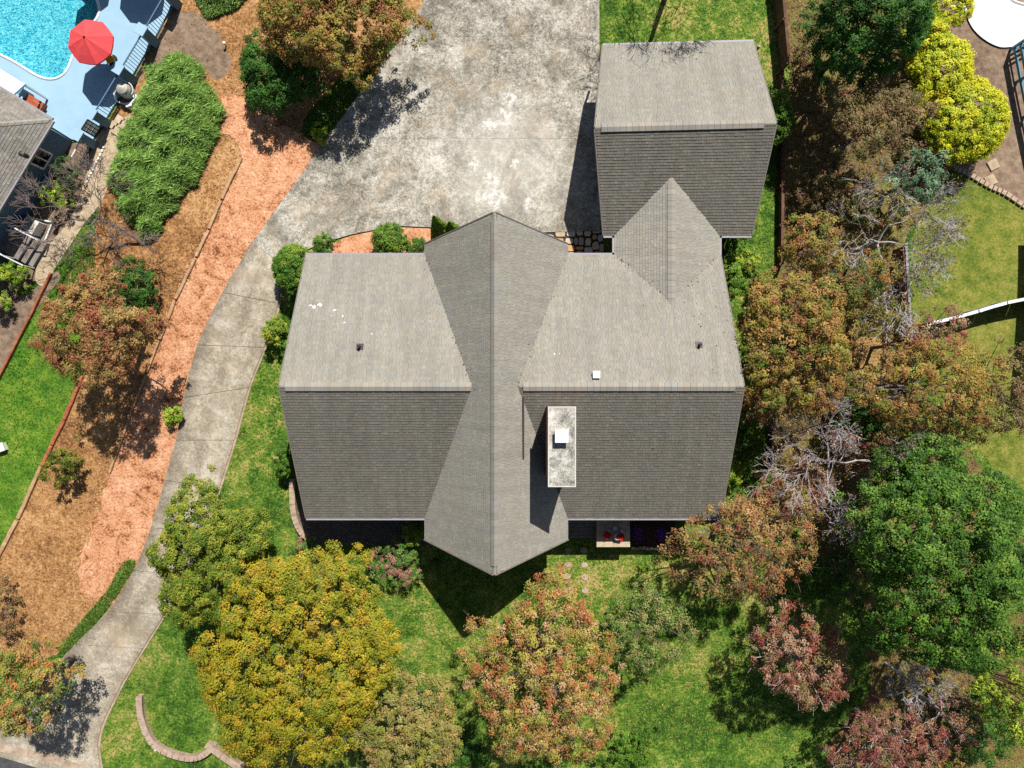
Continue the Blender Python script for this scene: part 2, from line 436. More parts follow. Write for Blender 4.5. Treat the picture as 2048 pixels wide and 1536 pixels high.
# small planting beds by the house
BED_N = outline([(655, 500), (700, 472), (790, 455), (866, 458), (870, 520), (700, 530)], True, jit=0.04)
BED_W = outline([(572, 960), (612, 955), (640, 1085), (600, 1072), (578, 1010)], True)
sheet('clay_bed', BED_N, 0.008, M['clay'], kind='structure', label='orange clay bed between driveway and house')
BED_S = np.array([W(*p)[:2] for p in ((600, 985, 0.0), (600, 1075, 0.0), (640, 1090, 0.0), (870, 1086, 0.0), (870, 1000, 0.0))])
sheet('gravel_bed', BED_S, 0.006, M['darkgravel'], kind='structure', label='shaded gravel bed under the front eave')
# street corner
STREET = outline([(-120, 1462), (0, 1503), (60, 1520), (140, 1548), (200, 1600), (-120, 1700)], False)
sheet('street', STREET, 0.004, M['asphalt'], kind='structure', label='dark asphalt street in the lower left corner')

# --- driveway: concrete slabs on a tan bed
def concrete_mat():
    m, nt, N, L, B = new_mat('driveway_concrete')
    pos = n_pos(nt)
    a = n_noise(nt, pos, 0.8, 9, 0.74, 0.5); b = n_noise(nt, pos, 4.5, 8, 0.78, 0.6); f = n_noise(nt, pos, 11, 5, 0.75); g = n_noise(nt, pos, 0.22, 3, 0.5)
    v = n_math(nt, 'ADD', n_math(nt, 'MULTIPLY', a, 0.5), n_math(nt, 'MULTIPLY', b, 0.5))
    v = n_math(nt, 'ADD', v, n_math(nt, 'MULTIPLY', n_math(nt, 'SUBTRACT', g, 0.5), 0.18))
    v = n_math(nt, 'ADD', v, n_math(nt, 'MULTIPLY', n_math(nt, 'SUBTRACT', f, 0.5), 0.45), True)
    v = n_math(nt, 'ADD', n_math(nt, 'MULTIPLY', n_math(nt, 'SUBTRACT', v, .49), 1.45), .47, True)
    c = n_ramp(nt, v, [(0.3, rgba((94, 89, 78))), (0.41, rgba((132, 126, 113))), (0.49, rgba((160, 154, 140))), (0.57, rgba((188, 182, 168))), (0.68, rgba((216, 212, 202)))])
    # rusty brown tint in places
    t = n_step(nt, n_noise(nt, pos, 0.4, 6, 0.68, 1.0), 0.5, 0.68)
    c = n_mix(nt, n_math(nt, 'MULTIPLY', t, 0.4), c, rgba((184, 158, 126)))
    pale = N.new('ShaderNodeVectorMath'); pale.operation = 'DISTANCE'; L.new(pos, pale.inputs[0]); pc = G(1010, 330); pale.inputs[1].default_value = (pc[0], pc[1], pc[2])
    pm = n_math(nt, 'SUBTRACT', 1.0, n_step(nt, n_math(nt, 'ADD', pale.outputs['Value'], n_math(nt, 'MULTIPLY', n_noise(nt, pos, .5, 5, .7), 4.0)), 2.5, 7.5))
    c = n_mix(nt, n_math(nt, 'MULTIPLY', pm, .42), c, rgba((228, 223, 210)))
    dk = n_step(nt, n_noise(nt, pos, 0.42, 7, 0.7, 0.8), 0.5, 0.68)
    c = n_mix(nt, n_math(nt, 'MULTIPLY', dk, .55), c, rgba((108, 103, 90)))
    # wheel tracks: lighter and darker bands along the drive (lateral coordinate stored in Col)
    at = N.new('ShaderNodeAttribute'); at.attribute_name = 'Col'
    sp = N.new('ShaderNodeSeparateColor'); L.new(at.outputs['Color'], sp.inputs[0])
    u = n_math(nt, 'ADD', sp.outputs[0], n_math(nt, 'MULTIPLY', n_math(nt, 'SUBTRACT', n_noise(nt, pos, 0.6, 3), 0.5), 0.12))
    band = n_ramp(nt, u, [(0.0, (.62, .61, .58)), (0.1, (.72, .71, .7)), (0.28, (1.05, 1.04, 1.02)), (0.48, (.8, .79, .76)), (0.7, (1.06, 1.05, 1.03)), (0.9, (.95, .95, .94)), (1.0, (.84, .8, .72))])
    c = n_mix(nt, sp.outputs[1], c, n_mix(nt, 1.0, n_mix(nt, .28, c, rgba((204, 184, 156))), band, 'MULTIPLY'))
    # spalled white patches on the court
    wob = N.new('ShaderNodeTexNoise'); wob.inputs['Scale'].default_value = 1.6; wob.inputs['Detail'].default_value = 7; wob.inputs['Roughness'].default_value = 0.7
    L.new(pos, wob.inputs['Vector'])
    ad = N.new('ShaderNodeVectorMath'); ad.operation = 'MULTIPLY_ADD'; L.new(wob.outputs['Color'], ad.inputs[0]); ad.inputs[1].default_value = (1.3, 1.3, 0); L.new(pos, ad.inputs[2])
    mask = None
    for px, py, r in ((1021, 193, 0.58), (1008, 235, 0.5), (978, 252, 0.42), (982, 356, 0.5), (992, 398, 0.62), (965, 395, 0.34), (1060, 410, 0.3), (950, 330, 0.3), (1030, 330, 0.28)):
        p = G(px, py)
        d = N.new('ShaderNodeVectorMath'); d.operation = 'DISTANCE'; L.new(ad.outputs[0], d.inputs[0]); d.inputs[1].default_value = (p[0] + .65, p[1] + .65, p[2] + 0.05)
        k = n_math(nt, 'SUBTRACT', 1.0, n_step(nt, d.outputs['Value'], r * 0.55, r * 1.3))
        mask = k if mask is None else n_math(nt, 'MAXIMUM', mask, k)
    mask = n_math(nt, 'MULTIPLY', mask, n_step(nt, n_noise(nt, pos, 3.4, 8, 0.8), 0.44, 0.6))
    c = n_mix(nt, n_math(nt, 'MULTIPLY', mask, .9), c, rgba((236, 233, 226)))
    L.new(c, B.inputs['Base Color'])
    B.inputs['Roughness'].default_value = 0.85; B.inputs['Specular IOR Level'].default_value = 0.25
    n_bump(nt, B, n_math(nt, 'ADD', f, b), 0.35, 0.02)
    return m
M['concrete'] = concrete_mat()

ST = [((-40, 1500), (212, 1575)), ((40, 1418), (199, 1478)), ((108, 1340), (240, 1378)), ((150, 1288), (288, 1296)), ((216, 1222), (330, 1228)), ((268, 1140), (372, 1150)), ((302, 1055), (410, 1062)),
      ((330, 960), (440, 975)), ((352, 880), (470, 880)), ((368, 795), (499, 775)), ((395, 690), (530, 695)), ((445, 585), (558, 607)), ((505, 487), (561, 525))]
stL = catmull([G(*a)[:2] for a, b in ST], False, 8); stR = catmull([G(*b)[:2] for a, b in ST], False, 8)
COURT = np.array([G(*p)[:2] for p in ((505, 487), (560, 410), (610, 340), (645, 290), (700, 215), (760, 130), (805, 72), (850, 0), (880, -60), (1198, -60), (1200, 462), (1060, 466), (900, 462), (860, 455), (790, 452), (700, 470), (640, 488), (561, 525))])
# tan bed a little wider than the slabs
nrm = stL - stR; nrm /= np.linalg.norm(nrm, axis=1)[:, None]
bed = np.concatenate([stL + nrm * 0.03, COURT[1:-1] + np.array([0, 0]), (stR - nrm * 0.10)[::-1]])
DRIVE = bed
drive = sheet('driveway', bed, 0.03, M['kerb'], kind='structure', label='mottled concrete driveway curving up to the garage court')

def slab(V, Fq, u):
    add('slab', V, Fq, M['concrete'], drive, col=u)

for s in range(len(ST) - 1):
    k0, k1 = s * 8, s * 8 + 8
    rows, nu = range(k0, k1 + 1), 7
    V, U = [], []
    for k in rows:
        a, b = stL[k].copy(), stR[k].copy()
        if k == k0: d = stL[k + 1] - stL[k]; sh = 0.012
        elif k == k1: d = stL[k] - stL[k - 1]; sh = -0.012
        else: d = np.zeros(2); sh = 0
        nd = d / (np.linalg.norm(d) + 1e-9) * sh
        for t in np.linspace(0.008, 0.992, nu):
            p = a + (b - a) * t + nd
            V.append((p[0], p[1], float(gz(p[0], p[1])) + 0.09)); U.append((t, 1.0, 0))
    nr = len(list(rows))
    Fq = [[r * nu + i, r * nu + i + 1, (r + 1) * nu + i + 1, (r + 1) * nu + i] for r in range(nr - 1) for i in range(nu - 1)]
    loop = [i for i in range(nu)] + [r * nu + nu - 1 for r in range(1, nr)] + [(nr - 1) * nu + i for i in range(nu - 2, -1, -1)] + [r * nu for r in range(nr - 2, 0, -1)]
    b0 = len(V)
    for i in loop: V.append((V[i][0], V[i][1], V[i][2] - 0.09)); U.append(U[i])
    Fq += [[loop[(i + 1) % len(loop)], loop[i], b0 + i, b0 + (i + 1) % len(loop)] for i in range(len(loop))]
    Fq = [f[::-1] for f in Fq]
    slab(V, Fq, np.array(U))

def clip(poly, axis, val, keep_less):
    out = []; n = len(poly)
    for i in range(n):
        a, b = poly[i], poly[(i + 1) % n]
        ia = (a[axis] <= val) == keep_less; ib = (b[axis] <= val) == keep_less
        if ia: out.append(a)
        if ia != ib:
            t = (val - a[axis]) / (b[axis] - a[axis]); out.append(a + (b - a) * t)
    return out
cx = [-40, G(800, 300)[0], 40]; cy = [40, G(900, 74)[1], G(900, 278)[1], -40]
for i in range(2):
    for j in range(3):
        p = [q.copy() for q in COURT]
        g = 0.004
        for ax, v, less in ((0, cx[i] + g, False), (0, cx[i + 1] - g, True), (1, cy[j] - g, True), (1, cy[j + 1] + g, False)):
            p = clip(p, ax, v, less)
            if len(p) < 3: break
        if len(p) < 3: continue
        # the lateral coordinate is switched off (Col.g = 0) on the court
        mb = MB().prism([tuple(q) for q in p], 1.2, 1.29)
        V = np.concatenate(mb.V); add('slab', V, mb.F, M['concrete'], drive, col=np.tile([0.5, 0.0, 0], (len(V), 1)))

# --- kerb along the street
kb = MB()
kp = [G(-60, 1478), G(0, 1493), G(60, 1505), G(120, 1520), G(190, 1545)]
for a, b in zip(kp[:-1], kp[1:]):
    d = (b - a) / np.linalg.norm(b - a) * 0.01
    MB().bar(a + d + [0, 0, .05], b - d + [0, 0, .05], 0.42, 0.16).build('kerb', M['kerb'], kind='structure', label='pale concrete street kerb')

# --- flagstones between house and garage
FLAG = np.array([G(*p)[:2] for p in ((1060, 462), (1206, 462), (1206, 520), (1236, 520), (1236, 560), (1060, 560))])
flag = sheet('flagstone_patio', FLAG, 0.03, M['soil'], kind='structure', label='irregular flagstone paving between house and garage')
fs_cols = [(206, 186, 160), (190, 168, 138), (200, 200, 196), (214, 196, 168), (172, 164, 156), (206, 160, 110)]
for i, c in enumerate(fs_cols): M['flag%d' % i] = plain('flagstone_%d' % i, c, 0.85, 0.2, var=0.2)
cells_px = [(1075, 455, 1102, 467), (1104, 455, 1136, 466), (1064, 455, 1073, 466), (1138, 455, 1200, 461.5),
            (1086, 468, 1108, 481), (1110, 459 + 1, 1131, 474), (1133, 460, 1151, 474), (1153, 460, 1166, 472), (1168, 459, 1182, 473), (1184, 458, 1203, 467),
            (1098, 476, 1128, 486), (1130, 476, 1147, 488), (1148, 475, 1156, 490), (1157, 474, 1168, 491), (1170, 476, 1182, 492), (1184, 469, 1194, 480), (1195, 469, 1206, 484),
            (1130, 490, 1150, 503), (1151, 493, 1167, 500), (1168, 494, 1186, 508), (1184, 483, 1198, 500), (1198, 487, 1208, 505), (1150, 502, 1167, 512), (1134, 504, 1149, 516), (1188, 502, 1206, 514)]
for i, (x0, y0, x1, y1) in enumerate(cells_px):
    if i < 4: continue
    rr = random.Random(i)
    pts = []
    for t in range(9):
        a = 2 * math.pi * t / 9 + rr.uniform(-.2, .2)
        k = 1.0 / max(abs(math.cos(a)), abs(math.sin(a))) ** 0.75
        pts.append(W((x0 + x1) / 2 + (x1 - x0) / 2 * math.cos(a) * k * 0.93, (y0 + y1) / 2 + (y1 - y0) / 2 * math.sin(a) * k * 0.93, 1.24)[:2])
    mb = MB().prism([tuple(p) for p in pts][::-1], 1.21, 1.262 + rr.uniform(0, .012))
    mb.build('flagstone', M['flag%d' % rr.randrange(6)], flag)

# ------------------------------------------------------------------ pools
def caustic_liner_mat():
    m, nt, N, L, B = new_mat('caustic_pool_liner')
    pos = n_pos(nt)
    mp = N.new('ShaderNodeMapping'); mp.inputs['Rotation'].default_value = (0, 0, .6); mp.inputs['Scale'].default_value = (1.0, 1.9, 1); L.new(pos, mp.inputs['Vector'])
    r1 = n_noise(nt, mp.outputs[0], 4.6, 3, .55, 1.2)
    ridge = n_math(nt, 'SUBTRACT', 1.0, n_math(nt, 'MULTIPLY', n_math(nt, 'ABSOLUTE', n_math(nt, 'SUBTRACT', r1, .5)), 8.0), True)  # pale ridges: rippling caustic light painted into the pool floor colour
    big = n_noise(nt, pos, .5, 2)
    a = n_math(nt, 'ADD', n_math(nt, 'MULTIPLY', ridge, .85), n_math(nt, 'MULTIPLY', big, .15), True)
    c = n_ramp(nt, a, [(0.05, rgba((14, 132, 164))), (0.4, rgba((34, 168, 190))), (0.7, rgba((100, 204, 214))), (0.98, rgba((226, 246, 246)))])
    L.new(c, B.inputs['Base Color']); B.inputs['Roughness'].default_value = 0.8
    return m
def water_mat():
    m, nt, N, L, B = new_mat('pool_water')
    N.remove(B)
    tr = N.new('ShaderNodeBsdfTransparent'); tr.inputs['Color'].default_value = (0.74, 0.96, 0.98, 1)
    gl = N.new('ShaderNodeBsdfGlossy'); gl.inputs['Roughness'].default_value = 0.04
    fr = N.new('ShaderNodeFresnel'); fr.inputs['IOR'].default_value = 1.33
    pos = n_pos(nt)
    b = N.new('ShaderNodeBump'); b.inputs['Strength'].default_value = 0.5; b.inputs['Distance'].default_value = 0.08
    L.new(n_noise(nt, pos, 3.0, 4, 0.6, 0.5), b.inputs['Height']); L.new(b.outputs[0], gl.inputs['Normal']); L.new(b.outputs[0], fr.inputs['Normal'])
    mx = N.new('ShaderNodeMixShader'); L.new(fr.outputs[0], mx.inputs[0]); L.new(tr.outputs[0], mx.inputs[1]); L.new(gl.outputs[0], mx.inputs[2])
    L.new(mx.outputs[0], N['Material Output'].inputs['Surface'])
    return m
M['caustic_liner'] = caustic_liner_mat(); M['water'] = water_mat()

DECK_Z = 1.34
flat = lambda x, y: np.zeros(np.shape(x))
DECK = np.array([G(*p)[:2] for p in ((362, -70), (342, 20), (308, 84), (262, 160), (210, 246), (184, 288), (146, 280), (40, 214), (-150, 100), (-150, -70))])
pd = sheet('pool_deck', DECK, DECK_Z, M['pooldeck'], hole=POOL, zfun=flat, kind='structure', label='pale blue pool deck in the upper left corner')
sk = MB()
for i in range(len(DECK)):
    a, b = DECK[i], DECK[(i + 1) % len(DECK)]
    sk.put([(a[0], a[1], 0.9), (b[0], b[1], 0.9), (b[0], b[1], DECK_Z), (a[0], a[1], DECK_Z)], [[0, 1, 2, 3]])
sk.build('deck_edge', M['pooldeck'], pd)
def pool(poly, top, depth, label):
    wt = thing('swimming_pool', (poly[:, 0].mean(), poly[:, 1].mean(), top - depth), label, 'pool')
    sheet('pool_floor', poly, top - depth, M['caustic_liner'], zfun=flat, parent=wt)
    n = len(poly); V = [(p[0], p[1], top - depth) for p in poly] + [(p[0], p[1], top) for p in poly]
    add('pool_wall', V, [[(i + 1) % n, i, n + i, n + (i + 1) % n] for i in range(n)], M['caustic_liner'], wt)
    cp = np.concatenate([poly, poly[:1]])
    MB().tube([(x, y, top - .02) for x, y in cp], .09, 6, False).build('coping', M['whitedeck'], wt)
    sheet('water', poly, top - 0.10, M['water'], zfun=flat, parent=wt, grid=1.0)
    return wt
pool(POOL, DECK_Z, 1.3, 'turquoise swimming pool beside the red umbrella')
RDECK = outline([(1925, -60), (1924, 0), (1936, 45), (1956, 72), (1985, 91), (2012, 96), (2060, 84), (2130, 40), (2190, -60)], True)
rd = sheet('pool_deck', RDECK, 1.3, M['whitedeck'], hole=POOL_R, zfun=flat, kind='structure', label='white pool deck in the upper right corner')
n = len(RDECK); V = [(p[0], p[1], 1.1) for p in RDECK] + [(p[0], p[1], 1.3) for p in RDECK]
add('deck_edge', V, [[(i + 1) % n, i, n + i, n + (i + 1) % n] for i in range(n)], M['darkmetal'], rd)
pool(POOL_R, 1.3, 1.2, 'sliver of turquoise pool in the white deck')

# ------------------------------------------------------------------ roofs
def shingle_mat(name, cap=False):
    m, nt, N, L, B = new_mat(name)
    pos = n_pos(nt)
    if cap:
        oi = N.new('ShaderNodeObjectInfo')
        c = n_ramp(nt, oi.outputs['Random'], [(0.0, rgba((150, 145, 134))), (0.3, rgba((158, 150, 137))), (0.6, rgba((152, 150, 144))), (1.0, rgba((164, 156, 142)))])
    else:
        at = N.new('ShaderNodeAttribute'); at.attribute_name = 'Col'; c = at.outputs['Color']
    f = n_noise(nt, pos, 26, 4, 0.7); g = n_noise(nt, pos, 0.35, 4, 0.6); s = n_noise(nt, pos, 1.8, 5, 0.65)
    v = n_math(nt, 'ADD', n_math(nt, 'MULTIPLY', f, 0.34), n_math(nt, 'ADD', n_math(nt, 'MULTIPLY', g, 0.30), n_math(nt, 'MULTIPLY', s, 0.30)))
    v = n_math(nt, 'ADD', v, 0.54)
    # rain streaks run down each slope: pick the stretched noise by the slope's facing
    st = []
    for sc in ((2.6, .22, .22), (.22, 2.6, .22)):
        mp = N.new('ShaderNodeMapping'); mp.inputs['Scale'].default_value = sc; L.new(pos, mp.inputs['Vector']); st.append(n_noise(nt, mp.outputs[0], 1.0, 5, .65))
    gn = N.new('ShaderNodeNewGeometry'); sn = N.new('ShaderNodeSeparateXYZ'); L.new(gn.outputs['True Normal'], sn.inputs[0])
    ew = n_math(nt, 'GREATER_THAN', n_math(nt, 'ABSOLUTE', sn.outputs[0]), n_math(nt, 'ABSOLUTE', sn.outputs[1]))
    sk_ = n_math(nt, 'ADD', n_math(nt, 'MULTIPLY', st[1], ew), n_math(nt, 'MULTIPLY', st[0], n_math(nt, 'SUBTRACT', 1.0, ew)))
    v = n_math(nt, 'MULTIPLY', v, n_math(nt, 'ADD', .72, n_math(nt, 'MULTIPLY', sk_, .56)))
    cc = N.new('ShaderNodeCombineColor')
    for i in range(3): L.new(v, cc.inputs[i])
    c = n_mix(nt, 1.0, c, cc.outputs[0], 'MULTIPLY')
    if not cap:
        # chalky droppings on the left wing
        mask = None
        wob = N.new('ShaderNodeTexNoise'); wob.inputs['Scale'].default_value = 5; wob.inputs['Detail'].default_value = 5
        L.new(pos, wob.inputs['Vector'])
        ad = N.new('ShaderNodeVectorMath'); ad.operation = 'MULTIPLY_ADD'; L.new(wob.outputs['Color'], ad.inputs[0]); ad.inputs[1].default_value = (.5, .3, 0); L.new(pos, ad.inputs[2])
        sx = N.new('ShaderNodeSeparateXYZ'); L.new(ad.outputs[0], sx.inputs[0]); cx2 = N.new('ShaderNodeCombineXYZ'); L.new(sx.outputs[0], cx2.inputs[0]); L.new(sx.outputs[1], cx2.inputs[1])
        for px, py, r in ((628, 613, .08), (640, 610, .07), (620, 612, .045), (671, 621, .045), (688, 634, .03), (598, 615, .03), (749, 669, .04), (668, 633, .03), (1108, 709, .03), (1117, 709, .03), (692, 647, .03)):
            p = W(px, py, 5.2)
            d = N.new('ShaderNodeVectorMath'); d.operation = 'DISTANCE'; L.new(cx2.outputs[0], d.inputs[0]); d.inputs[1].default_value = (p[0] + .25, p[1] + .15, 0)
            k = n_math(nt, 'SUBTRACT', 1.0, n_step(nt, d.outputs['Value'], r * 0.8, r * 1.3))
            mask = k if mask is None else n_math(nt, 'MAXIMUM', mask, k)
        c = n_mix(nt, mask, c, (0.85, 0.85, 0.85, 1))
    L.new(c, B.inputs['Base Color'])
    B.inputs['Roughness'].default_value = 0.95; B.inputs['Specular IOR Level'].default_value = 0.12
    n_bump(nt, B, n_noise(nt, pos, 60, 3, 0.7), 0.5, 0.01)
    return m
M['shingle'] = shingle_mat('asphalt_shingle'); M['ridgecap'] = shingle_mat('ridge_cap', True)
M['rake'] = plain('rake_board', (128, 120, 112), 0.7, 0.2)
M['roofdeck'] = plain('roof_underlay', (84, 78, 70), 0.95, 0.1)
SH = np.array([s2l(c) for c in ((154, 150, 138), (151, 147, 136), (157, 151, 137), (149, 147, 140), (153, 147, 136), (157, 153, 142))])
SH_SHADED = np.array([s2l(c) for c in ((111, 108, 99), (108, 105, 96), (114, 109, 98), (107, 105, 99), (110, 106, 97), (115, 111, 102))])  # SH darkened: shade painted into the slopes facing away from the sun

def roof_deck(name, parent, slopes):
    """the boards under the shingles of all slopes of one roof: one part."""
    dk = MB()
    for e0, e1, r0, r1 in slopes:
        e0, e1, r0, r1 = (np.asarray(p, float) for p in (e0, e1, r0, r1))
        n = np.cross(e1 - e0, r0 - e0); n /= np.linalg.norm(n); fl = n[2] < 0
        if fl: n = -n
        ns, nt_ = 10, 5
        top = [(e0 + (e1 - e0) * i / ns) * (1 - j / nt_) + (r0 + (r1 - r0) * i / ns) * (j / nt_) for j in range(nt_ + 1) for i in range(ns + 1)]
        f = [[j * (ns + 1) + i, j * (ns + 1) + i + 1, (j + 1) * (ns + 1) + i + 1, (j + 1) * (ns + 1) + i] for j in range(nt_) for i in range(ns)]
        dk.put(top, [q[::-1] for q in f] if fl else f)
        P = [e0, e1, r1, r0]; Q = [p - n * 0.14 for p in P]
        f = [[7, 6, 5, 4], [0, 4, 5, 1], [1, 5, 6, 2], [2, 6, 7, 3], [3, 7, 4, 0]]
        dk.put(P + Q, [q[::-1] for q in f] if fl else f)
    return dk.build(name, M['roofdeck'], parent)

def roof_slope(parent, e0, e1, r0, r1, keep=None, expo=0.143, cols=None, seed=0, tmax=0.034):
    """e0-e1 eave, r0-r1 ridge (3D points, e0 below r0). Builds every shingle of the slope."""
    e0, e1, r0, r1 = (np.asarray(p, float) for p in (e0, e1, r0, r1))
    rng = np.random.default_rng(seed); cols = SH if cols is None else cols
    u = (e1 - e0); u /= np.linalg.norm(u)
    w = (r0 + r1) / 2 - (e0 + e1) / 2; w -= u * (w @ u); Lv = np.linalg.norm(w); v = w / Lv
    n = np.cross(u, v); n = n if n[2] > 0 else -n
    # coordinates along u at eave and ridge
    a0, a1 = 0.0, float((e1 - e0) @ u); b0, b1 = float((r0 - e0) @ u), float((r1 - e0) @ u)
    V, Fq, C, nv = [], [], [], 0
    flip = np.cross(u, v)[2] < 0
    def PT(x, t, h):
        # x is measured along the course; the slope is a ruled surface between eave and ridge
        f = t / Lv; lo = a0 + (b0 - a0) * f; hi = a1 + (b1 - a1) * f; q = (x - lo) / (hi - lo)
        return (e0 + (e1 - e0) * q) * (1 - f) + (r0 + (r1 - r0) * q) * f + n * h
    k = 0; s = -0.03
    while s < Lv - 0.02:
        t0, t1 = s, min(s + expo * 1.12, Lv)
        f = min(max((s + expo / 2) / Lv, 0), 1)
        lo, hi = a0 + (b0 - a0) * f, a1 + (b1 - a1) * f
        x = lo - rng.uniform(0, .25)
        while x < hi:
            wd = rng.choice([.12, .15, .17, .2, .25]); x0, x1 = max(x, lo), min(x + wd, hi); x += wd
            if x1 - x0 < 0.03: continue
            c = PT((x0 + x1) / 2, (t0 + t1) / 2, 0)
            if keep is not None and not keep(c): continue
            h = tmax * rng.uniform(.62, 1.0); g = 0.004
            p = [PT(x0 + g, t0, h), PT(x1 - g, t0, h), PT(x1 - g, t1, .004), PT(x0 + g, t1, .004), PT(x0 + g, t0, -.002), PT(x1 - g, t0, -.002)]
            V += p
            q = [[0, 1, 2, 3], [4, 5, 1, 0], [4, 0, 3, 3], [5, 2, 1, 1]]
            for a in q[:2]: Fq.append([nv + i for i in (a[::-1] if flip else a)])
            Fq.append([nv + i for i in ((0, 4, 3) if flip else (4, 0, 3))]); Fq.append([nv + i for i in ((5, 1, 2) if flip else (1, 5, 2))])
            cc = cols[rng.integers(len(cols))] * rng.uniform(.95, 1.05)
            C += [cc] * 6; nv += 6
        s += expo; k += 1
    add('shingles', V, Fq, M['shingle'], parent, col=np.array(C), kind='stuff')

def ridge_caps(parent, r0, r1, dirs, keep=None, step=0.30, inset=0.30, half=0.20, rise=0.075):
    """one bent cap after another along r0-r1; dirs = downhill unit vectors of the two slopes."""
    r0, r1 = np.asarray(r0, float), np.asarray(r1, float)
    L = np.linalg.norm(r1 - r0); u = (r1 - r0) / L; A, Bv = (np.asarray(d, float) for d in dirs)
    up = np.array([0, 0, 1.0])
    prof = [A * half - up * 0.0, up * 0.0, Bv * half]
    top = [p + up * rise for p in prof]; low = [p - up * 0.02 for p in prof]
    V = []
    for s, lift in ((0.0, 0.012), (step - 0.008, 0.0)):
        V += [u * s + q + up * lift for q in top] + [u * s + q for q in low]
    f = [[0, 1, 7, 6], [1, 2, 8, 7], [3, 0, 6, 9], [2, 5, 11, 8], [0, 3, 4, 1], [1, 4, 5, 2], [6, 7, 10, 9], [7, 8, 11, 10]]
    me = np_mesh('ridge_cap', np.array(V), f); me.materials.append(M['ridgecap'])
    s = inset
    while s + step < L - inset:
        p = r0 + u * s
        if keep is None or (keep(p) and keep(p + u * step)):
            o = bpy.data.objects.new('ridge_cap', me); COL.objects.link(o); o.parent = parent
            o.location = tuple(p - origin(parent))
        s += step

ZE = 4.1
De = CAM_H - ZE
def E(px, py, z=ZE): return W(px, py, z)
# wing roof (ridge runs left-right)
yN, yS = E(0, 511)[1], E(0, 1035)[1]; yR = (yN + yS) / 2; hw = (yN - yS) / 2
TW = 0.42; zWR = ZE + TW * hw
xWe, xEe = E(612, 0)[0], E(1441, 0)[0]
xWr, xEr = W(558, 0, zWR)[0], W(1488, 0, zWR)[0]
# main gable (ridge runs up-down the picture)
xL, xR = E(850, 0)[0], E(1135, 0)[0]; xM = (xL + xR) / 2; hm = (xR - xL) / 2
TM = 1.1; zMR = ZE + TM * hm
yMNe, yMSe = E(0, 488)[1], E(0, 1079)[1]
yMNr, yMSr = W(0, 425, zMR)[1], W(0, 1150, zMR)[1]
# connector gable towards the garage
xCL, xCR = E(1230, 0)[0], E(1438, 0)[0]; xC = (xCL + xCR) / 2; hc = (xCR - xCL) / 2; TC = 0.40; zCR = ZE + TC * hc
# garage
ZG = 4.1
gNW, gNE, gSE, gSW = W(1205, 92, ZG), W(1507, 84, ZG), W(1503, 470, ZG), W(1207, 470, ZG)
zGR = ZG + 0.40 * (gNW[1] - gSW[1]) / 2
gRW, gRE = W(1190, 256, zGR), W(1553, 247, zGR)

def z_wing(x, y): return ZE + TW * (hw - abs(y - yR))
def z_main(x, y):
    if y > yMNr or y < yMSr: return -9
    return ZE + TM * (hm - abs(x - xM))
def z_conn(x, y): return ZE + TC * (hc - abs(x - xC)) if y > 0 else -9
def z_gar(x, y):
    yr = gRW[1] + (gRE[1] - gRW[1]) * (x - gRW[0]) / (gRE[0] - gRW[0])
    return zGR - (zGR - ZG) * abs(y - yr) / (gRW[1] - gSW[1])

house = thing('house', (0, 0, 0.4), 'large house with grey shingled cross gable roofs in the centre', 'house')
tol = 0.06
SL_W = [((xWe, yN, ZE), (xEe, yN, ZE), (xWr, yR, zWR), (xEr, yR, zWR)), ((xWe, yS, ZE), (xEe, yS, ZE), (xWr, yR, zWR), (xEr, yR, zWR))]
SL_M = [((xL, yMNe, ZE), (xL, yMSe, ZE), (xM, yMNr, zMR), (xM, yMSr, zMR)), ((xR, yMNe, ZE), (xR, yMSe, ZE), (xM, yMNr, zMR), (xM, yMSr, zMR))]
yc0, yc1 = yN - hc * TC / TW - 0.4, gSW[1] + hc * TC / 0.40 + 0.3
SL_C = [((xCL, yc0, ZE), (xCL, yc1, ZE), (xC, yc0, zCR), (xC, yc1, zCR)), ((xCR, yc0, ZE), (xCR, yc1, ZE), (xC, yc0, zCR), (xC, yc1, zCR))]
roof_w = roof_deck('wing_roof', house, SL_W); roof_m = roof_deck('main_gable_roof', house, SL_M); roof_c = roof_deck('connector_roof', house, SL_C)
kw = lambda c: c[2] > z_main(c[0], c[1]) - tol and (c[2] > z_conn(c[0], c[1]) - tol or not xCL < c[0] < xCR)
roof_slope(roof_w, *SL_W[0], kw, seed=1)
roof_slope(roof_w, *SL_W[1], kw, seed=2, cols=SH_SHADED, tmax=.038)
km = lambda c: c[2] > (z_wing(c[0], c[1]) if yS < c[1] < yN else -9) - tol
roof_slope(roof_m, *SL_M[0], km, seed=3, expo=0.16, tmax=.022)
roof_slope(roof_m, *SL_M[1], km, seed=4, expo=0.16, tmax=.022)
kc = lambda c: (c[1] > yN or c[2] > z_wing(c[0], c[1]) - tol) and (c[1] < gSW[1] or c[2] > z_gar(c[0], c[1]) - tol)
roof_slope(roof_c, *SL_C[0], kc, seed=5)
roof_slope(roof_c, *SL_C[1], kc, seed=6)
def dn(v): v = np.array(v, float); return v / np.linalg.norm(v)
nsd = (dn((0, 1, -TW)), dn((0, -1, -TW)))
ridge_caps(roof_w, (xWr, yR, zWR), (xEr, yR, zWR), nsd, kw, half=.22, rise=.10)
ridge_caps(roof_m, (xM, yMNr, zMR), (xM, yMSr, zMR), (dn((1, 0, -TM)), dn((-1, 0, -TM))), None, half=.24, rise=.075, inset=.35)
ridge_caps(roof_c, (xC, yc0, zCR), (xC, yc1, zCR), (dn((1, 0, -TC)), dn((-1, 0, -TC))), lambda c: c[2] > max(z_wing(c[0], c[1]) if c[1] < yN else -9, z_gar(c[0], c[1]) if c[1] > gSW[1] else -9) - .12, half=.22)
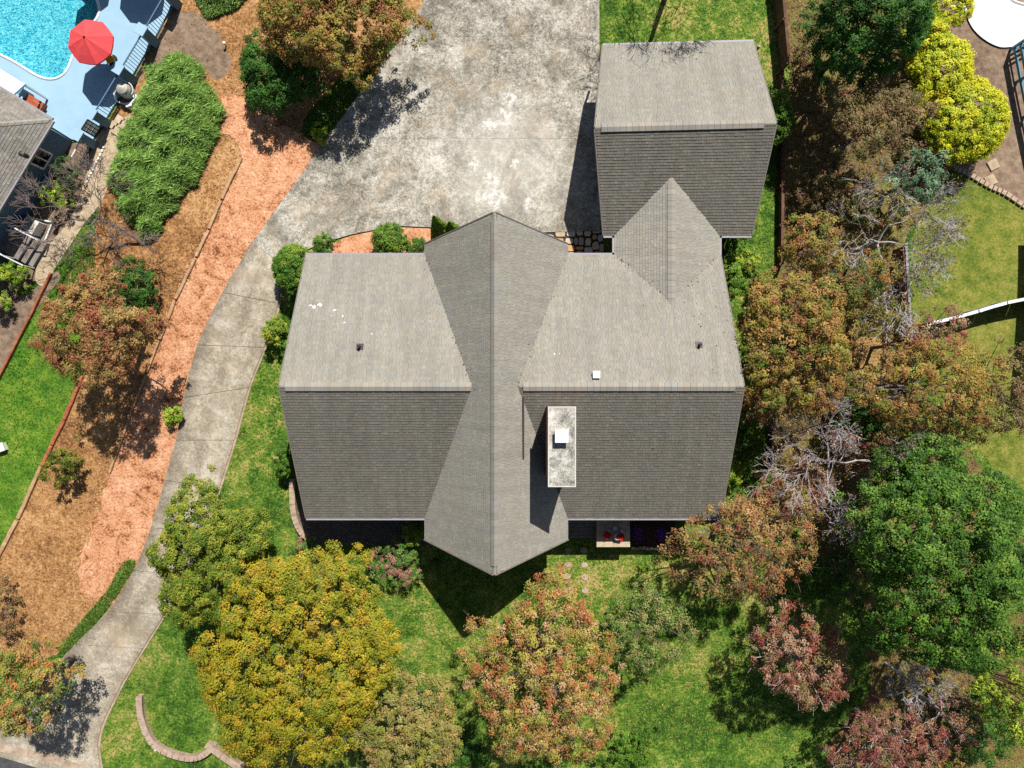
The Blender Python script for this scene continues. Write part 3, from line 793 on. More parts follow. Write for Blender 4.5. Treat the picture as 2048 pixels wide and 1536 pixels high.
# gutters along the eaves
def gutter(a, b, parent, out):
    a, b, out = np.asarray(a, float), np.asarray(b, float), np.asarray(out, float) * 0.075
    MB().bar(a + out + [0, 0, -.06], b + out + [0, 0, -.06], 0.12, 0.11).build('gutter', M['trim'], parent)
gutter((xWe, yN, ZE), (xL - .02, yN, ZE), roof_w, (0, 1, 0)); gutter((xR + .02, yN, ZE), (xCL - .14, yN, ZE), roof_w, (0, 1, 0))
gutter((xWe, yS, ZE), (xL - .02, yS, ZE), roof_w, (0, -1, 0)); gutter((xR + .02, yS, ZE), (xEe, yS, ZE), roof_w, (0, -1, 0))
gutter((xCL, yN + .14, ZE), (xCL, gSW[1] - .14, ZE), roof_c, (-1, 0, 0)); gutter((xCR, yN + .02, ZE), (xCR, gSW[1] - .14, ZE), roof_c, (1, 0, 0))
# rake boards on the gable ends
def rake(a, r, b, parent, out):
    for p, q in ((a, r), (r, b)):
        p, q = np.asarray(p, float) + out, np.asarray(q, float) + out
        MB().bar(p - [0, 0, .10], q - [0, 0, .10], 0.05, 0.22).build('rake_board', M['rake'], parent)
rake((xWe, yS, ZE), (xWr, yR, zWR), (xWe, yN, ZE), roof_w, np.array([-.028, 0, 0])); rake((xEe, yS, ZE), (xEr, yR, zWR), (xEe, yN, ZE), roof_w, np.array([.028, 0, 0]))
rake((xL, yMNe, ZE), (xM, yMNr, zMR), (xR, yMNe, ZE), roof_m, np.array([0, .028, 0])); rake((xL, yMSe, ZE), (xM, yMSr, zMR), (xR, yMSe, ZE), roof_m, np.array([0, -.028, 0]))

# walls
wi = 0.55
zb = -0.2
wb = MB()
gable = lambda x: [(x, yS + wi, zb), (x, yN - wi, zb), (x, yN - wi, ZE + TW * wi - .2), (x, yR, zWR - .2), (x, yS + wi, ZE + TW * wi - .2)]
A, Bq = gable(xWe + wi), gable(xEe - wi)
wb.put(A + Bq, [[0, 1, 2, 3, 4][::-1], [5, 6, 7, 8, 9], [0, 5, 9, 4], [6, 1, 2, 7], [1, 6, 5, 0]])
wb.build('wall', M['siding'], house)
wb = MB()
gm = lambda y: [(xL + .35, y, zb), (xR - .35, y, zb), (xR - .35, y, ZE + TM * .35 - .3), (xM, y, zMR - .3), (xL + .35, y, ZE + TM * .35 - .3)]
A, Bq = gm(yMSe + .55), gm(yMNe - .55)
wb.put(A + Bq, [[0, 1, 2, 3, 4], [9, 8, 7, 6, 5], [0, 4, 9, 5], [1, 6, 7, 2]])
wb.build('wall', M['siding'], house)
def pane(parent, a, b, z0, z1, out, fr=0.09):
    """window in a wall from a to b (xy), frame, sill, mullion and glass."""
    a, b, out = np.asarray(a, float), np.asarray(b, float), np.asarray(out, float)
    c = (a + b) / 2; d = (b - a) / np.linalg.norm(b - a)
    w = MB()
    for p, q in ((a, b),):
        w.bar((*(p + out * .03), z0), (*(q + out * .03), z0), .07, fr); w.bar((*(p + out * .03), z1), (*(q + out * .03), z1), .07, fr)
    for p in (a, c, b): w.bar((*(p + out * .03), z0), (*(p + out * .03), z1), .07, fr * (1 if p is not c else .6))
    o = w.build('window', M['white'], parent)
    MB().bar((*(a + out * .012), (z0 + z1) / 2), (*(b + out * .012), (z0 + z1) / 2), .02, z1 - z0).build('pane', M['glass'], o)
for x0, x1 in ((-2.6, -.9), (.0, 1.6)): pane(house, (xM + x0 + .5, yMSe + .55), (xM + x1 + .5, yMSe + .55), 1.3, 3.6, (0, -1))
for x0 in (-8.5, -6.3, 5.2, 7.6): pane(house, (x0, yS + wi), (x0 + 1.3, yS + wi), 1.5, 2.9, (0, -1))
for y0 in (-3.5, 1.8): pane(house, (xWe + wi, y0), (xWe + wi, y0 + 1.3), 1.8, 3.1, (-1, 0)); pane(house, (xEe - wi, y0), (xEe - wi, y0 + 1.3), 1.8, 3.1, (1, 0))

# roof fittings: parts of the house
def on_wing(px, py):
    z = 5.0
    for _ in range(8): p = W(px, py, z); z = z_wing(p[0], p[1])
    return W(px, py, z)
for px, py in ((720, 694), (1398, 690)):
    p = on_wing(px, py); a = math.atan(TW)
    v = MB(); v.lathe(p + [0, 0, -.04], [(.07, 0), (.065, .34), (.07, .36)], 10)
    vp = v.build('vent_pipe', M['black'], house)
    MB().bar(p + [0, .16, -.16 * TW + .035], p + [0, -.14, .14 * TW + .035], .34, .03).build('vent_flashing', M['darkmetal'], vp)
p = on_wing(1192, 750)
bv = MB(); bv.box(p + [0, 0, .10], (.29, .3, .22), 0, .92); bo = bv.build('roof_vent', M['galv'], house)
MB().box(p + [0, .02, .225], (.34, .34, .03)).build('vent_lid', M['white'], bo)

# chimney
zCh = 9.3
c0, c1 = W(1096, 813, zCh), W(1152, 974, zCh)
cx_, cy_ = (c0[0] + c1[0]) / 2, (c0[1] + c1[1]) / 2; cw, ch = abs(c1[0] - c0[0]), abs(c1[1] - c0[1])
chim = MB().box((cx_, cy_, (3.0 + zCh - .12) / 2), (cw - .12, ch - .12, zCh - .12 - 3.0)).build('chimney', M['brick'], house)
capm = surf('chimney_cap', [(0.24, rgba((96, 92, 86))), (0.42, rgba((150, 146, 136))), (0.58, rgba((200, 196, 184))), (0.8, rgba((226, 222, 212)))], 2.2, 16, 0.6, 0.8, 0.3, bump=0.4)
MB().box((cx_, cy_, zCh - .06), (cw, ch, .12)).build('chimney_cap', capm, chim)
eb = MB()
for dx, dy, sx, sy in ((0, ch / 2 - .025, cw, .05), (0, -ch / 2 + .025, cw, .05), (-cw / 2 + .025, 0, .05, ch - .1), (cw / 2 - .025, 0, .05, ch - .1)): eb.box((cx_ + dx, cy_ + dy, zCh + .004), (sx, sy, .02))
M['caprim'] = plain('cap_rim', (206, 202, 192), .8, .2)
eb.build('cap_rim', M['caprim'], chim)
fc = W(1123.5, 872.5, zCh + .4)
fl = MB()
for sx in (-1, 1):
    for sy in (-1, 1): fl.box((fc[0] + sx * .22, fc[1] + sy * .22, zCh + .17), (.05, .05, .36))
fl.box((fc[0], fc[1], zCh + .12), (.42, .42, .24)); flo = fl.build('flue', M['galv'], chim)
MB().box((fc[0], fc[1], zCh + .39), (.60, .58, .07), 0, .94).build('flue_cover', M['white'], chim)
# dark flashing strip where the chimney saddle meets the main roof
def on_main(px, py):
    z = 6.0
    for _ in range(14): p = W(px, py, z); z = .5 * z + .5 * max(z_main(p[0], p[1]), z_wing(p[0], p[1]))
    return W(px, py, z)
a, b = on_main(1047, 793), on_main(1047, 916)
MB().bar(a + [0, 0, .09], b + [0, 0, .09], .07, .10).build('flashing', M['darkmetal'], house)

# front terrace: steps, platform and planter by the front door
terr = thing('front_steps', W(1165, 1060, 0), 'grey wooden steps in the shade of the front eave', 'steps')
p0, p1 = W(1135, 1034, 1.7), W(1193, 1080, 1.1)
for i in range(5):
    t0, t1 = i / 5, (i + 1) / 5
    y0, y1 = p0[1] + (p1[1] - p0[1]) * t0, p0[1] + (p1[1] - p0[1]) * t1
    z = 1.6 - i * .24
    for k in range(2):
        ya, yb = y0 + (y1 - y0) * k / 2, y0 + (y1 - y0) * (k + 1) / 2
        MB().box(((p0[0] + p1[0]) / 2, (ya + yb) / 2, z), (p1[0] - p0[0] - .02, abs(yb - ya) - .015, .04)).build('tread', M['deckwood'], terr)
    MB().box(((p0[0] + p1[0]) / 2, (y0 + y1) / 2, z / 2 - .1), (p1[0] - p0[0] - .04, abs(y1 - y0) - .03, max(.05, z - .05 + .1))).build('riser', M['siding'], terr)
porch = thing('entry_platform', W(1225, 1060, 0), 'stone topped platform beside the front steps carrying flower pots', 'platform')
q0, q1 = W(1193, 1030, 1.8), W(1260, 1094, 1.8)
MB().box(((q0[0] + q1[0]) / 2, (q0[1] + q1[1]) / 2, .83), (q1[0] - q0[0] - .08, q0[1] - q1[1] - .08, 1.86)).build('base', M['brick'], porch)
slm = surf('platform_stone', [(0.25, rgba((150, 134, 110))), (0.6, rgba((196, 180, 152))), (0.85, rgba((214, 190, 160)))], 2.4, 20, 0.5, bump=0.3)
for i in range(2):
    for j in range(2):
        x0, x1 = q0[0] + (q1[0] - q0[0]) * i / 2, q0[0] + (q1[0] - q0[0]) * (i + 1) / 2
        y0, y1 = q0[1] + (q1[1] - q0[1]) * j / 2, q0[1] + (q1[1] - q0[1]) * (j + 1) / 2
        MB().box(((x0 + x1) / 2, (y0 + y1) / 2, 1.79), (x1 - x0 - .012, y0 - y1 - .012, .08)).build('slab', slm, porch)
q2, q3 = W(1262, 1044, .5), W(1350, 1092, .3)
planter = sheet('planting_bed', np.array([(q2[0], q2[1]), (q2[0], q3[1]), (q3[0], q3[1]), (q3[0], q2[1])]), .05, M['soil'], kind='structure', label='dark planting bed with purple flowers beside the platform')
edg = thing('stone_edging', W(1305, 1094, 0.0), 'low pale stone edging of the purple flower bed', 'edging')
for i in range(13):
    px = 1264 + i * 7.2
    p = W(px, 1094 + random.uniform(-1, 1), .1)
    MB().box((p[0], p[1], .38), (.17, .18 + random.uniform(-.03, .04), .24), random.uniform(-.2, .2), .85).build('stone', M['flag%d' % random.randrange(6)], edg)
lz = W(1238, 1042, .9)
MB().box(((W(1262, 0, .9)[0] + W(1442, 0, .9)[0]) / 2, (yS + .55 + q2[1]) / 2 - .1, .55), (W(1442, 0, .9)[0] - W(1262, 0, .9)[0], .9, .5)).build('porch_deck', M['deckwood'], house)

# worn stepping stones towards the lawn
for i, (px, py) in enumerate(((1136, 1102), (1168, 1100), (1136, 1129), (1169, 1130), (1134, 1152), (1170, 1155), (1137, 1180), (1171, 1181))):
    c = G(px, py); rr = random.Random(i + 50)
    pts = [(c[0] + (.2 + rr.uniform(-.04, .03)) * math.cos(a_), c[1] + (.17 + rr.uniform(-.03, .03)) * math.sin(a_)) for a_ in np.linspace(0, 2 * math.pi, 9, endpoint=False)]
    MB().prism(pts, c[2] - .03, c[2] + .03).build('stepping_stone', M['stonecap'], label='pinkish stepping stone on the lawn below the steps, %s row, %s' % (('first', 'second', 'third', 'fourth')[i // 2], ('left', 'right')[i % 2]), cat='stepping stone', group='stepping stones below the front steps')

# retaining kerb wall at the lower left corner of the house
rw = thing('retaining_wall', W(595, 1020, 0), 'low curved stone retaining wall at the lower left house corner', 'wall')
rp = catmull([W(584, 958, .6)[:2], W(584, 985, .6)[:2], W(586, 1020, .6)[:2], W(593, 1048, .6)[:2], W(605, 1068, .6)[:2], W(622, 1080, .6)[:2]], False, 3)
for a, b in zip(rp[:-1], rp[1:]):
    d = (b - a) / np.linalg.norm(b - a) * .008
    MB().bar((*(a + d), .42), (*(b - d), .42), .30, .42).build('stone_block', M['stonecap'], rw)

# ------------------------------------------------------------------ garage
gar = thing('garage', ((gNW[0] + gSE[0]) / 2, (gNW[1] + gSE[1]) / 2, 1.2), 'garage with grey gable roof at the right of the concrete court', 'garage')
roof_g = roof_deck('roof', gar, [(gNW, gNE, gRW, gRE), (gSW, gSE, gRW, gRE)])
kg = lambda c: not (xCL < c[0] < xCR) or c[2] > z_conn(c[0], c[1]) - tol or c[1] > yc1
roof_slope(roof_g, gNW, gNE, gRW, gRE, None, seed=11)
roof_slope(roof_g, gSW, gSE, gRW, gRE, kg, seed=12, cols=SH_SHADED, tmax=.038)
ridge_caps(roof_g, gRW, gRE, (dn((0, 1, -.4)), dn((0, -1, -.4))), None, half=.22, rise=.10)
gutter(gNW, gNE, roof_g, (0, 1, 0)); gutter(gSW, (xCL - .14, gSW[1], ZG), roof_g, (0, -1, 0)); gutter((xCR + .14, gSE[1], ZG), gSE, roof_g, (0, -1, 0))
rake(gSW, gRW, gNW, roof_g, np.array([-.028, 0, 0])); rake(gSE, gRE, gNE, roof_g, np.array([.028, 0, 0]))
wb = MB()
gx0, gx1 = gNW[0] + .5, gNE[0] - .5; gy0, gy1 = gSW[1] + .5, gNW[1] - .5; gyr = gRW[1]
A = [(gx0, gy0, 1.1), (gx0, gy1, 1.1), (gx0, gy1, ZG + .05), (gx0, gyr, zGR - .2), (gx0, gy0, ZG + .05)]
Bq = [(gx1, *p[1:]) for p in A]
wb.put(A + Bq, [[4, 3, 2, 1, 0], [5, 6, 7, 8, 9], [0, 5, 9, 4], [6, 1, 2, 7]]); wb.build('wall', M['siding'], gar)
for yc_ in (gyr - 2.2, gyr + 2.2):
    gd = MB().box((gx0 - .02, yc_, 2.35), (.05, 3.2, 2.3)).build('garage_door', M['trim'], gar)
    for k in range(4): MB().box((gx0 - .05, yc_, 1.5 + k * .56), (.02, 3.1, .5)).build('panel', M['white'], gd)
# small wall lamps on the garage eave corner and a downpipe
for px, py in ((1201, 108), (1513, 100)):
    p = W(px, py, ZG - .6); MB().box((p[0], p[1], ZG - .75), (.10, .10, 1.2)).build('downpipe', M['trim'], gar)
# connector walls
MB().prism([(xCL + .45, yN - .6), (xCR - .45, yN - .6), (xCR - .45, gSW[1] + .6), (xCL + .45, gSW[1] + .6)], 1.0, ZE + .1).build('wall', M['siding'], house)

# ------------------------------------------------------------------ timbers, fences and garden walls
def timber(px0, px1, label, m='timber', w=0.17, h=0.18, group='landscape timbers edging the banks'):
    a, b = G(*px0), G(*px1)
    d = (b - a); L = np.linalg.norm(d[:2]); u = d / L; s = np.array([-u[1], u[0], 0]); n = 7
    rr = random.Random(int(px0[0] * 7 + px0[1])); V = []
    for i in range(n + 1):
        p = a + d * i / n + s * rr.uniform(-.015, .015) + [0, 0, rr.uniform(-.008, .008)]
        ww = w / 2 * (1 + rr.uniform(-.08, .08))
        V += [p - s * ww + [0, 0, -.05], p + s * ww + [0, 0, -.05], p + s * ww + [0, 0, h - .02], p + s * (ww - .02) + [0, 0, h], p - s * (ww - .02) + [0, 0, h], p - s * ww + [0, 0, h - .02]]
    f = [[i * 6 + j, i * 6 + (j + 1) % 6, (i + 1) * 6 + (j + 1) % 6, (i + 1) * 6 + j] for i in range(n) for j in range(6)] + [[5, 4, 3, 2, 1, 0], [n * 6 + j for j in range(6)]]
    add('landscape_timber', V, f, M[m], label=label, cat='timber', group=group)
timber((484, 317), (445, 398), 'wide weathered timber at the top end of the clay bank')
timber((443, 402), (420, 458), 'upper pale timber between the pine straw and the clay, below the wide one')
timber((419, 461), (394, 513), 'pale timber between pine straw and clay, level with the bare tree', 'timber')
timber((392, 518), (353, 598), 'pale timber between pine straw and clay beside the dark green bush')
timber((351, 602), (322, 678), 'pale timber ending in the shade beside the rust coloured tree')
timber((320, 682), (296, 745), 'thin timber in the shade of the rust coloured tree, upper of two', 'timber', .10)
timber((294, 750), (270, 812), 'thin timber in the shade of the rust coloured tree, lower of two', 'timber', .10)
timber((268, 815), (246, 878), 'thin timber at the edge of the tree shadow on the clay', 'timber', .10)
timber((245, 881), (222, 944), 'thin lowest timber between pine straw and clay', 'timber', .10)
g2 = 'timbers edging the left lawn'
timber((166, 752), (131, 838), 'reddish timber edging the left lawn, topmost', 'timber_red', .2, .16, g2)
timber((130, 841), (106, 888), 'reddish timber edging the left lawn, second from the top', 'timber_red', .2, .16, g2)
timber((105, 891), (86, 930), 'reddish timber edging the left lawn beside the berry shrub', 'timber_red', .2, .16, g2)
timber((84, 933), (38, 1036), 'long pale timber edging the left lawn', 'timber', .2, .16, g2)
timber((36, 1040), (-8, 1124), 'lowest timber edging the left lawn, cut by the picture edge', 'timber', .22, .16, g2)
timber((105, 547), (64, 632), 'dark red edging board between left mulch bed and lawn, upper', 'timber_red', .12, .2, g2)
timber((62, 636), (-4, 764), 'dark red edging board between left mulch bed and lawn, lower', 'timber_red', .12, .2, g2)
timber((1551, 932), (1508, 953), 'grey timber lying at the corner of the low fence by the right house side', 'timber', .2, .2, 'loose timbers')

def board_fence(pts, h, nb, label, m='timber_dark', post=2.2, thick=.10):
    P = [G(*p) for p in pts]
    t = thing('board_fence', P[0], label, 'fence', 'dark wooden fences along the right side')
    for a, b in zip(P[:-1], P[1:]):
        d = b - a; L = np.linalg.norm(d[:2]); u = d / L; s = np.array([u[1], -u[0], 0])
        k = max(1, round(L / post))
        for i in range(k):
            p, q = a + d * i / k + u * .012, a + d * (i + 1) / k - u * .012
            for j in range(nb):
                z = (j + .5) * h / nb
                MB().bar(p + [0, 0, z], q + [0, 0, z], thick * .6 + random.uniform(0, .015), h / nb - .018).build('board', M[m], t)
            MB().bar(p + [0, 0, h + .02], q + [0, 0, h + .02], thick * 1.5, .05).build('cap_board', M[m], t)
        for i in range(k + 1):
            p = a + d * i / k; MB().box(p + s * .08 + [0, 0, h / 2], (.12, .12, h)).build('post', M[m], t)
    return t
board_fence([(1546, -25), (1561, 146)], 1.25, 6, 'tall dark board fence at the top right of the garage')
board_fence([(1557, 150), (1558, 300), (1556, 532)], .6, 3, 'low dark board fence running down beside the garage lawn')
board_fence([(1540, 838), (1535, 934)], .6, 3, 'short low dark board fence at the right side of the house')

# white fence and brick wall of the right neighbour
vf = thing('vinyl_fence', G(1930, 640), 'white topped solid fence curving across the right neighbour lawn', 'fence')
vp = catmull([(1828, 652), (1880, 640), (1930, 626), (1985, 610), (2060, 596), (2110, 590)], False, 2)
vw = [G(*p) for p in vp]
for a, b in zip(vw[:-1], vw[1:]):
    u = (b - a) / np.linalg.norm(b - a)
    MB().bar(a + u * .02 + [0, 0, .62], b - u * .02 + [0, 0, .62], .05, 1.2).build('panel', M['navy'], vf)  # white panels coloured blue grey: their shaded side is put into the colour
    MB().bar(a + u * .012 + [0, 0, 1.26], b - u * .012 + [0, 0, 1.26], .16, .07).build('top_rail', M['white'], vf)
for p in vw[::2]: MB().box(p + [0, 0, .68], (.16, .16, 1.36), .2).build('post', M['white'], vf)
bw = thing('brick_wall', G(1800, 640), 'brick garden wall with white coping among the orange trees', 'wall')
a, b = G(1790, 500), G(1803, 735)
for i in range(9):
    p, q = a + (b - a) * i / 9, a + (b - a) * (i + 1) / 9
    for k in range(8): MB().bar(p + [0, .006, .07 + k * .125], q + [0, -.006, .07 + k * .125], .20 + random.uniform(-.02, .02), .11).build('brick_course', M['brick'], bw)
    MB().bar(p + [0.03, 0, 1.06], q + [0.03, 0, 1.06], .13, .06).build('coping', M['trim'], bw)

# post and rail fence at the top right, mostly cut by the picture edge
rf = thing('rail_fence', G(2044, 180), 'blue grey post and rail fence cut by the right picture edge', 'fence')
fp = [G(2020, 100), G(2032, 165), G(2046, 235), G(2062, 310), G(2075, 380)]
for p in fp: MB().box(p + [0, 0, .65], (.12, .12, 1.4)).build('post', M['teal'], rf)
for a, b in zip(fp[:-1], fp[1:]):
    for z in (.35, .8, 1.25): MB().bar(a + [0, 0, z], b + [0, 0, z], .06 if z < 1 else .2, .16 if z < 1 else .06).build('rail', M['teal'], rf)
a, b = G(2022, 103), G(2100, 60)
for z in (.35, .8, 1.25): MB().bar(a + [0, 0, z], b + [0, 0, z], .06, .14).build('rail', M['teal'], rf)
# stepping pavers and paver edge of the right bed
for i, (px, py, s, r) in enumerate(((1985, 330, .52, .5), (1980, 361, .55, .45))):
    MB().box(G(px, py, .05), (s, s, .09), r).build('paver', M['path'], label=('square tan paver lying alone in the right mulch bed', 'square tan paver touching the paver edging in the right bed')[i], cat='paver')
ed = thing('paver_edging', G(1960, 360), 'curved row of tan pavers between the right mulch bed and lawn', 'edging')
ep = [G(*p, .06) for p in catmull([(1908, 336), (1940, 351), (1975, 372), (2010, 388), (2050, 415)], False, 4)]
for a, b in zip(ep[:-1], ep[1:]):
    u = (b - a) / np.linalg.norm(b - a); MB().bar(a + u * .03, b - u * .03, .24, .16).build('paver', M['stonecap'], ed)
for i, (px, py) in enumerate(((1968, 150), (1974, 145), (1962, 156))):
    pass

# right neighbour house outside the frame: its shadow falls on the lawn
nh = thing('neighbour_house', (31.2, 6.5, 1.0), 'neighbour house just beyond the right picture edge casting shade on the lawn', 'house')
MB().box((31.4, 6.6, 3.2), (4.6, 7.4, 5.2)).build('wall', M['siding'], nh)
MB().put([(28.7, 10.8, 5.8), (28.7, 2.4, 5.8), (34.1, 2.4, 5.8), (34.1, 10.8, 5.8), (31.4, 10.8, 7.8), (31.4, 2.4, 7.8)], [[0, 1, 5, 4], [2, 3, 4, 5], [0, 4, 3], [1, 2, 5], [3, 2, 1, 0]]).build('roof', M['roofdeck'], nh)

# curved stone wall on the front lawn with cap stones
cwall = thing('stone_garden_wall', G(340, 1470), 'low curved stone garden wall with pale caps on the front lawn', 'wall')
cp = catmull([(284, 1388), (286, 1420), (296, 1455), (312, 1482), (340, 1500), (375, 1510), (400, 1509), (420, 1498), (432, 1484)], False, 3)
cw_ = [G(*p) for p in cp]
for a, b in zip(cw_[:-1], cw_[1:]):
    u = (b - a) / np.linalg.norm(b - a)
    MB().bar(a + [0, 0, .14], b + [0, 0, .14], .26, .36).build('wall_block', M['stonecap'], cwall)
    MB().bar(a + u * .01 + [0, 0, .35], b - u * .01 + [0, 0, .35], .34, .07).build('cap_stone', M['stonecap'], cwall)
cw2 = thing('stone_garden_wall', G(440, 1500), 'straight low stone wall running under the golden tree', 'wall')
sp = [G(*p) for p in ((418, 1482), (448, 1504), (480, 1526), (520, 1548), (560, 1566))]
for a, b in zip(sp[:-1], sp[1:]):
    u = (b - a) / np.linalg.norm(b - a)
    MB().bar(a + [0, 0, .16], b + [0, 0, .16], .26, .40).build('wall_block', M['stonecap'], cw2)
    MB().bar(a + u * .01 + [0, 0, .40], b - u * .01 + [0, 0, .40], .36, .07).build('cap_stone', M['stonecap'], cw2)
lp = G(317, 1493)
li = thing('garden_light', lp, 'small white spotlight at the foot of the curved stone wall', 'light')
MB().lathe(lp, [(.05, 0), (.05, .2)], 8).build('stem', M['black'], li); MB().lathe(lp + [0, 0, .2], [(.09, 0), (.11, .1), (.10, .14)], 10).build('lamp_head', M['white'], li)
ub = thing('utility_box', G(8, 894), 'small white utility box on the left lawn', 'box')
MB().box(G(8, 894, .14), (.40, .44, .3), .35, .9).build('body', M['greybox'], ub); MB().box(G(8, 894, .31), (.44, .48, .04), .35).build('lid', M['greybox'], ub)
mk = G(453, 92)
ml = thing('path_light', mk, 'small white capped path light in the brown bank', 'light')
MB().lathe(mk, [(.03, 0), (.03, .35)], 6).build('stem', M['black'], ml); MB().lathe(mk + [0, 0, .35], [(.09, 0), (.07, .05), (.02, .08)], 10).build('cap', M['white'], ml)

# ------------------------------------------------------------------ the left neighbour
pz = DECK_Z
bases = [(352, 8), (308, 84), (263, 159), (211, 245), (184, 287)]
plabels = ['blue grey pillar of the pool fence cut by the top picture edge', 'blue grey pillar of the pool fence beside the upper umbrella shade', 'blue grey pillar of the pool fence beside the red umbrella',
           'blue grey pillar of the pool fence above the patterned gate', 'blue grey pillar of the pool fence below the patterned gate']
PB = [W(*b, pz) for b in bases]
fu = (PB[1] - PB[3]); fu[2] = 0; fu /= np.linalg.norm(fu); fang = math.atan2(fu[1], fu[0])
for p, lab in zip(PB, plabels):
    t = thing('fence_pillar', p, lab, 'pillar', 'pillars of the pool fence')
    MB().box(p + [0, 0, .6], (.46, .46, 1.5), fang).build('shaft', M['navy'], t)
    MB().box(p + [0, 0, 1.39], (.56, .56, .08), fang).build('cap', M['pooldeck'], t)
def rail_fence(a, b, lab, h=1.15, rail='navy'):
    t = thing('pool_fence', a, lab, 'fence', 'rail panels of the pool fence')
    u = (b - a); L = np.linalg.norm(u); u = u / L
    MB().bar(a + [0, 0, h], b + [0, 0, h], .06, .05).build('top_rail', M[rail], t); MB().bar(a + [0, 0, .1], b + [0, 0, .1], .05, .05).build('bottom_rail', M[rail], t)
    k = int(L / .16)
    for i in range(1, k): MB().bar(a + u * (L * i / k) + [0, 0, .12], a + u * (L * i / k) + [0, 0, h - .02], .025, .025).build('baluster', M['navy'], t)
for i, lab in enumerate(('top panel of slim balusters of the pool fence', 'panel of slim balusters of the pool fence above the red umbrella shade', 'panel of slim balusters of the pool fence beside the pool filter')):
    d = (PB[i + 1] - PB[i]) / np.linalg.norm(PB[i + 1] - PB[i]); rail_fence(PB[i] + d * .25, PB[i + 1] - d * .25, lab)
e4 = W(160, 330, 1.2)
rail_fence(PB[4] + (e4 - PB[4]) * .1, e4, 'white topped rail running down from the lowest pillar', .9, 'white')
gt = thing('pool_gate', (PB[3] + PB[4]) / 2, 'pale patterned pool gate with dark grid between two pillars', 'gate')
d = (PB[4] - PB[3]); a, b = PB[3] + d * .28, PB[4] - d * .28
sq = [a + [0, 0, .1], b + [0, 0, .1], b + [0, 0, 1.3], a + [0, 0, 1.3]]
for p, q in zip(sq, sq[1:] + sq[:1]): MB().bar(p, q, .05, .05).build('frame_bar', M['black'], gt)
for k in (1, 2):
    MB().bar(a + (b - a) * k / 3 + [0, 0, .1], a + (b - a) * k / 3 + [0, 0, 1.3], .03, .03).build('grid_bar', M['black'], gt)
    MB().bar(a + [0, 0, .1 + .4 * k], b + [0, 0, .1 + .4 * k], .03, .03).build('grid_bar', M['black'], gt)
nrm2 = np.cross(d / np.linalg.norm(d), [0, 0, 1])
for i in range(3):
    for k in range(3):
        c = a + (b - a) * (i + .5) / 3 + [0, 0, .3 + .4 * k]
        MB().bar(c - d * .07 + nrm2 * .01, c + d * .07 + nrm2 * .01, .01, .3).build('grid_panel', M['white'], gt)

def umbrella(px, py, z, r, label, m):
    c = W(px, py, z); t = thing('patio_umbrella', (c[0], c[1], pz), label, 'umbrella', 'patio umbrellas on the pool deck')
    n = 8; a = np.linspace(0, 2 * math.pi, n, endpoint=False) + .25
    rings = [(0.04, .55), (r * .35, .40), (r * .7, .2), (r, 0.0), (r * 1.0, -.10)]
    for i in range(n):
        V = []
        for rr, dz in rings:
            for k in (0, .5, 1):
                al = a[i] + (a[1] - a[0]) * k
                sag = 1 - .06 * (k == .5); V.append((c[0] + rr * sag * math.cos(al), c[1] + rr * sag * math.sin(al), c[2] + dz - (.03 if k == .5 and rr > .2 else 0)))
        f = [[j * 3 + k, j * 3 + k + 1, (j + 1) * 3 + k + 1, (j + 1) * 3 + k][::-1] for j in range(len(rings) - 1) for k in (0, 1)]
        add('canopy_panel', V, f, M[m], t)
        MB().bar(c + [0, 0, .5], c + [r * math.cos(a[i]), r * math.sin(a[i]), -.03], .02, .02).build('rib', M['black'], t)
    MB().lathe((c[0], c[1], pz), [(.03, 0), (.025, c[2] - pz + .55)], 8).build('pole', M['white'], t)
    MB().lathe(c + [0, 0, .54], [(.05, 0), (.05, .05), (.02, .1)], 8).build('finial', M['black'], t)
    MB().lathe((c[0], c[1], pz), [(.28, 0), (.28, .05), (.05, .08)], 12).build('base', M['black'], t)
umbrella(181, 84, pz + 2.05, 1.2, 'red octagonal patio umbrella over the edge of the turquoise pool', 'red_canvas')
umbrella(262, -92, pz + 2.05, 1.25, 'patio umbrella just above the picture, its shade falling beside the top fence panel', 'red_canvas')
umbrella(148, -110, pz + 2.05, 1.25, 'patio umbrella just above the picture, its shade falling on the pool', 'red_canvas')
# yellow chair half under the umbrella, bench and patio cover
ch_ = W(219, 117, pz + .45)
yc = thing('patio_chair', (ch_[0], ch_[1], pz), 'bright yellow chair half hidden under the red umbrella', 'chair')
MB().box(ch_, (.42, .42, .05), .5).build('seat', M['yellow'], yc); MB().box(ch_ + [-.17, .1, .25], (.06, .42, .45), .5).build('backrest', M['yellow'], yc)
for sx in (-.16, .16):
    for sy in (-.16, .16): MB().box(ch_ + [sx, sy, -.24], (.04, .04, .44)).build('leg', M['black'], yc)
be = W(67, 203, pz + .4); bb = thing('bench', (be[0], be[1], pz), 'reddish brown wooden bench on the pool deck against the house', 'bench')
ba = -math.atan2(62, 103)
for k in range(3): MB().box(be + [math.sin(-ba) * (k - 1) * .15, math.cos(ba) * (k - 1) * .15, 0], (1.1, .14, .05), ba).build('slat', M['orange_wood'], bb)
for k in (-.45, .45): MB().box(be + [math.cos(ba) * k, math.sin(ba) * k, -.22], (.06, .4, .4), ba).build('leg', M['orange_wood'], bb)
pc_ = thing('patio_cover', W(15, 165, pz), 'white patio cover at the left picture edge beside the grey roof', 'canopy')
q = [W(*p, 3.3)[:2] for p in ((-40, 118), (0, 137), (50, 168), (28, 188), (-60, 150))]
MB().prism([tuple(p) for p in q][::-1], 3.2, 3.3).build('cover', M['white'], pc_)
for p in (q[2], q[1]): MB().box((p[0] - .1, p[1], (3.2 + pz) / 2), (.1, .1, 3.2 - pz)).build('post', M['white'], pc_)
pcb = W(45, 185, pz + .5)
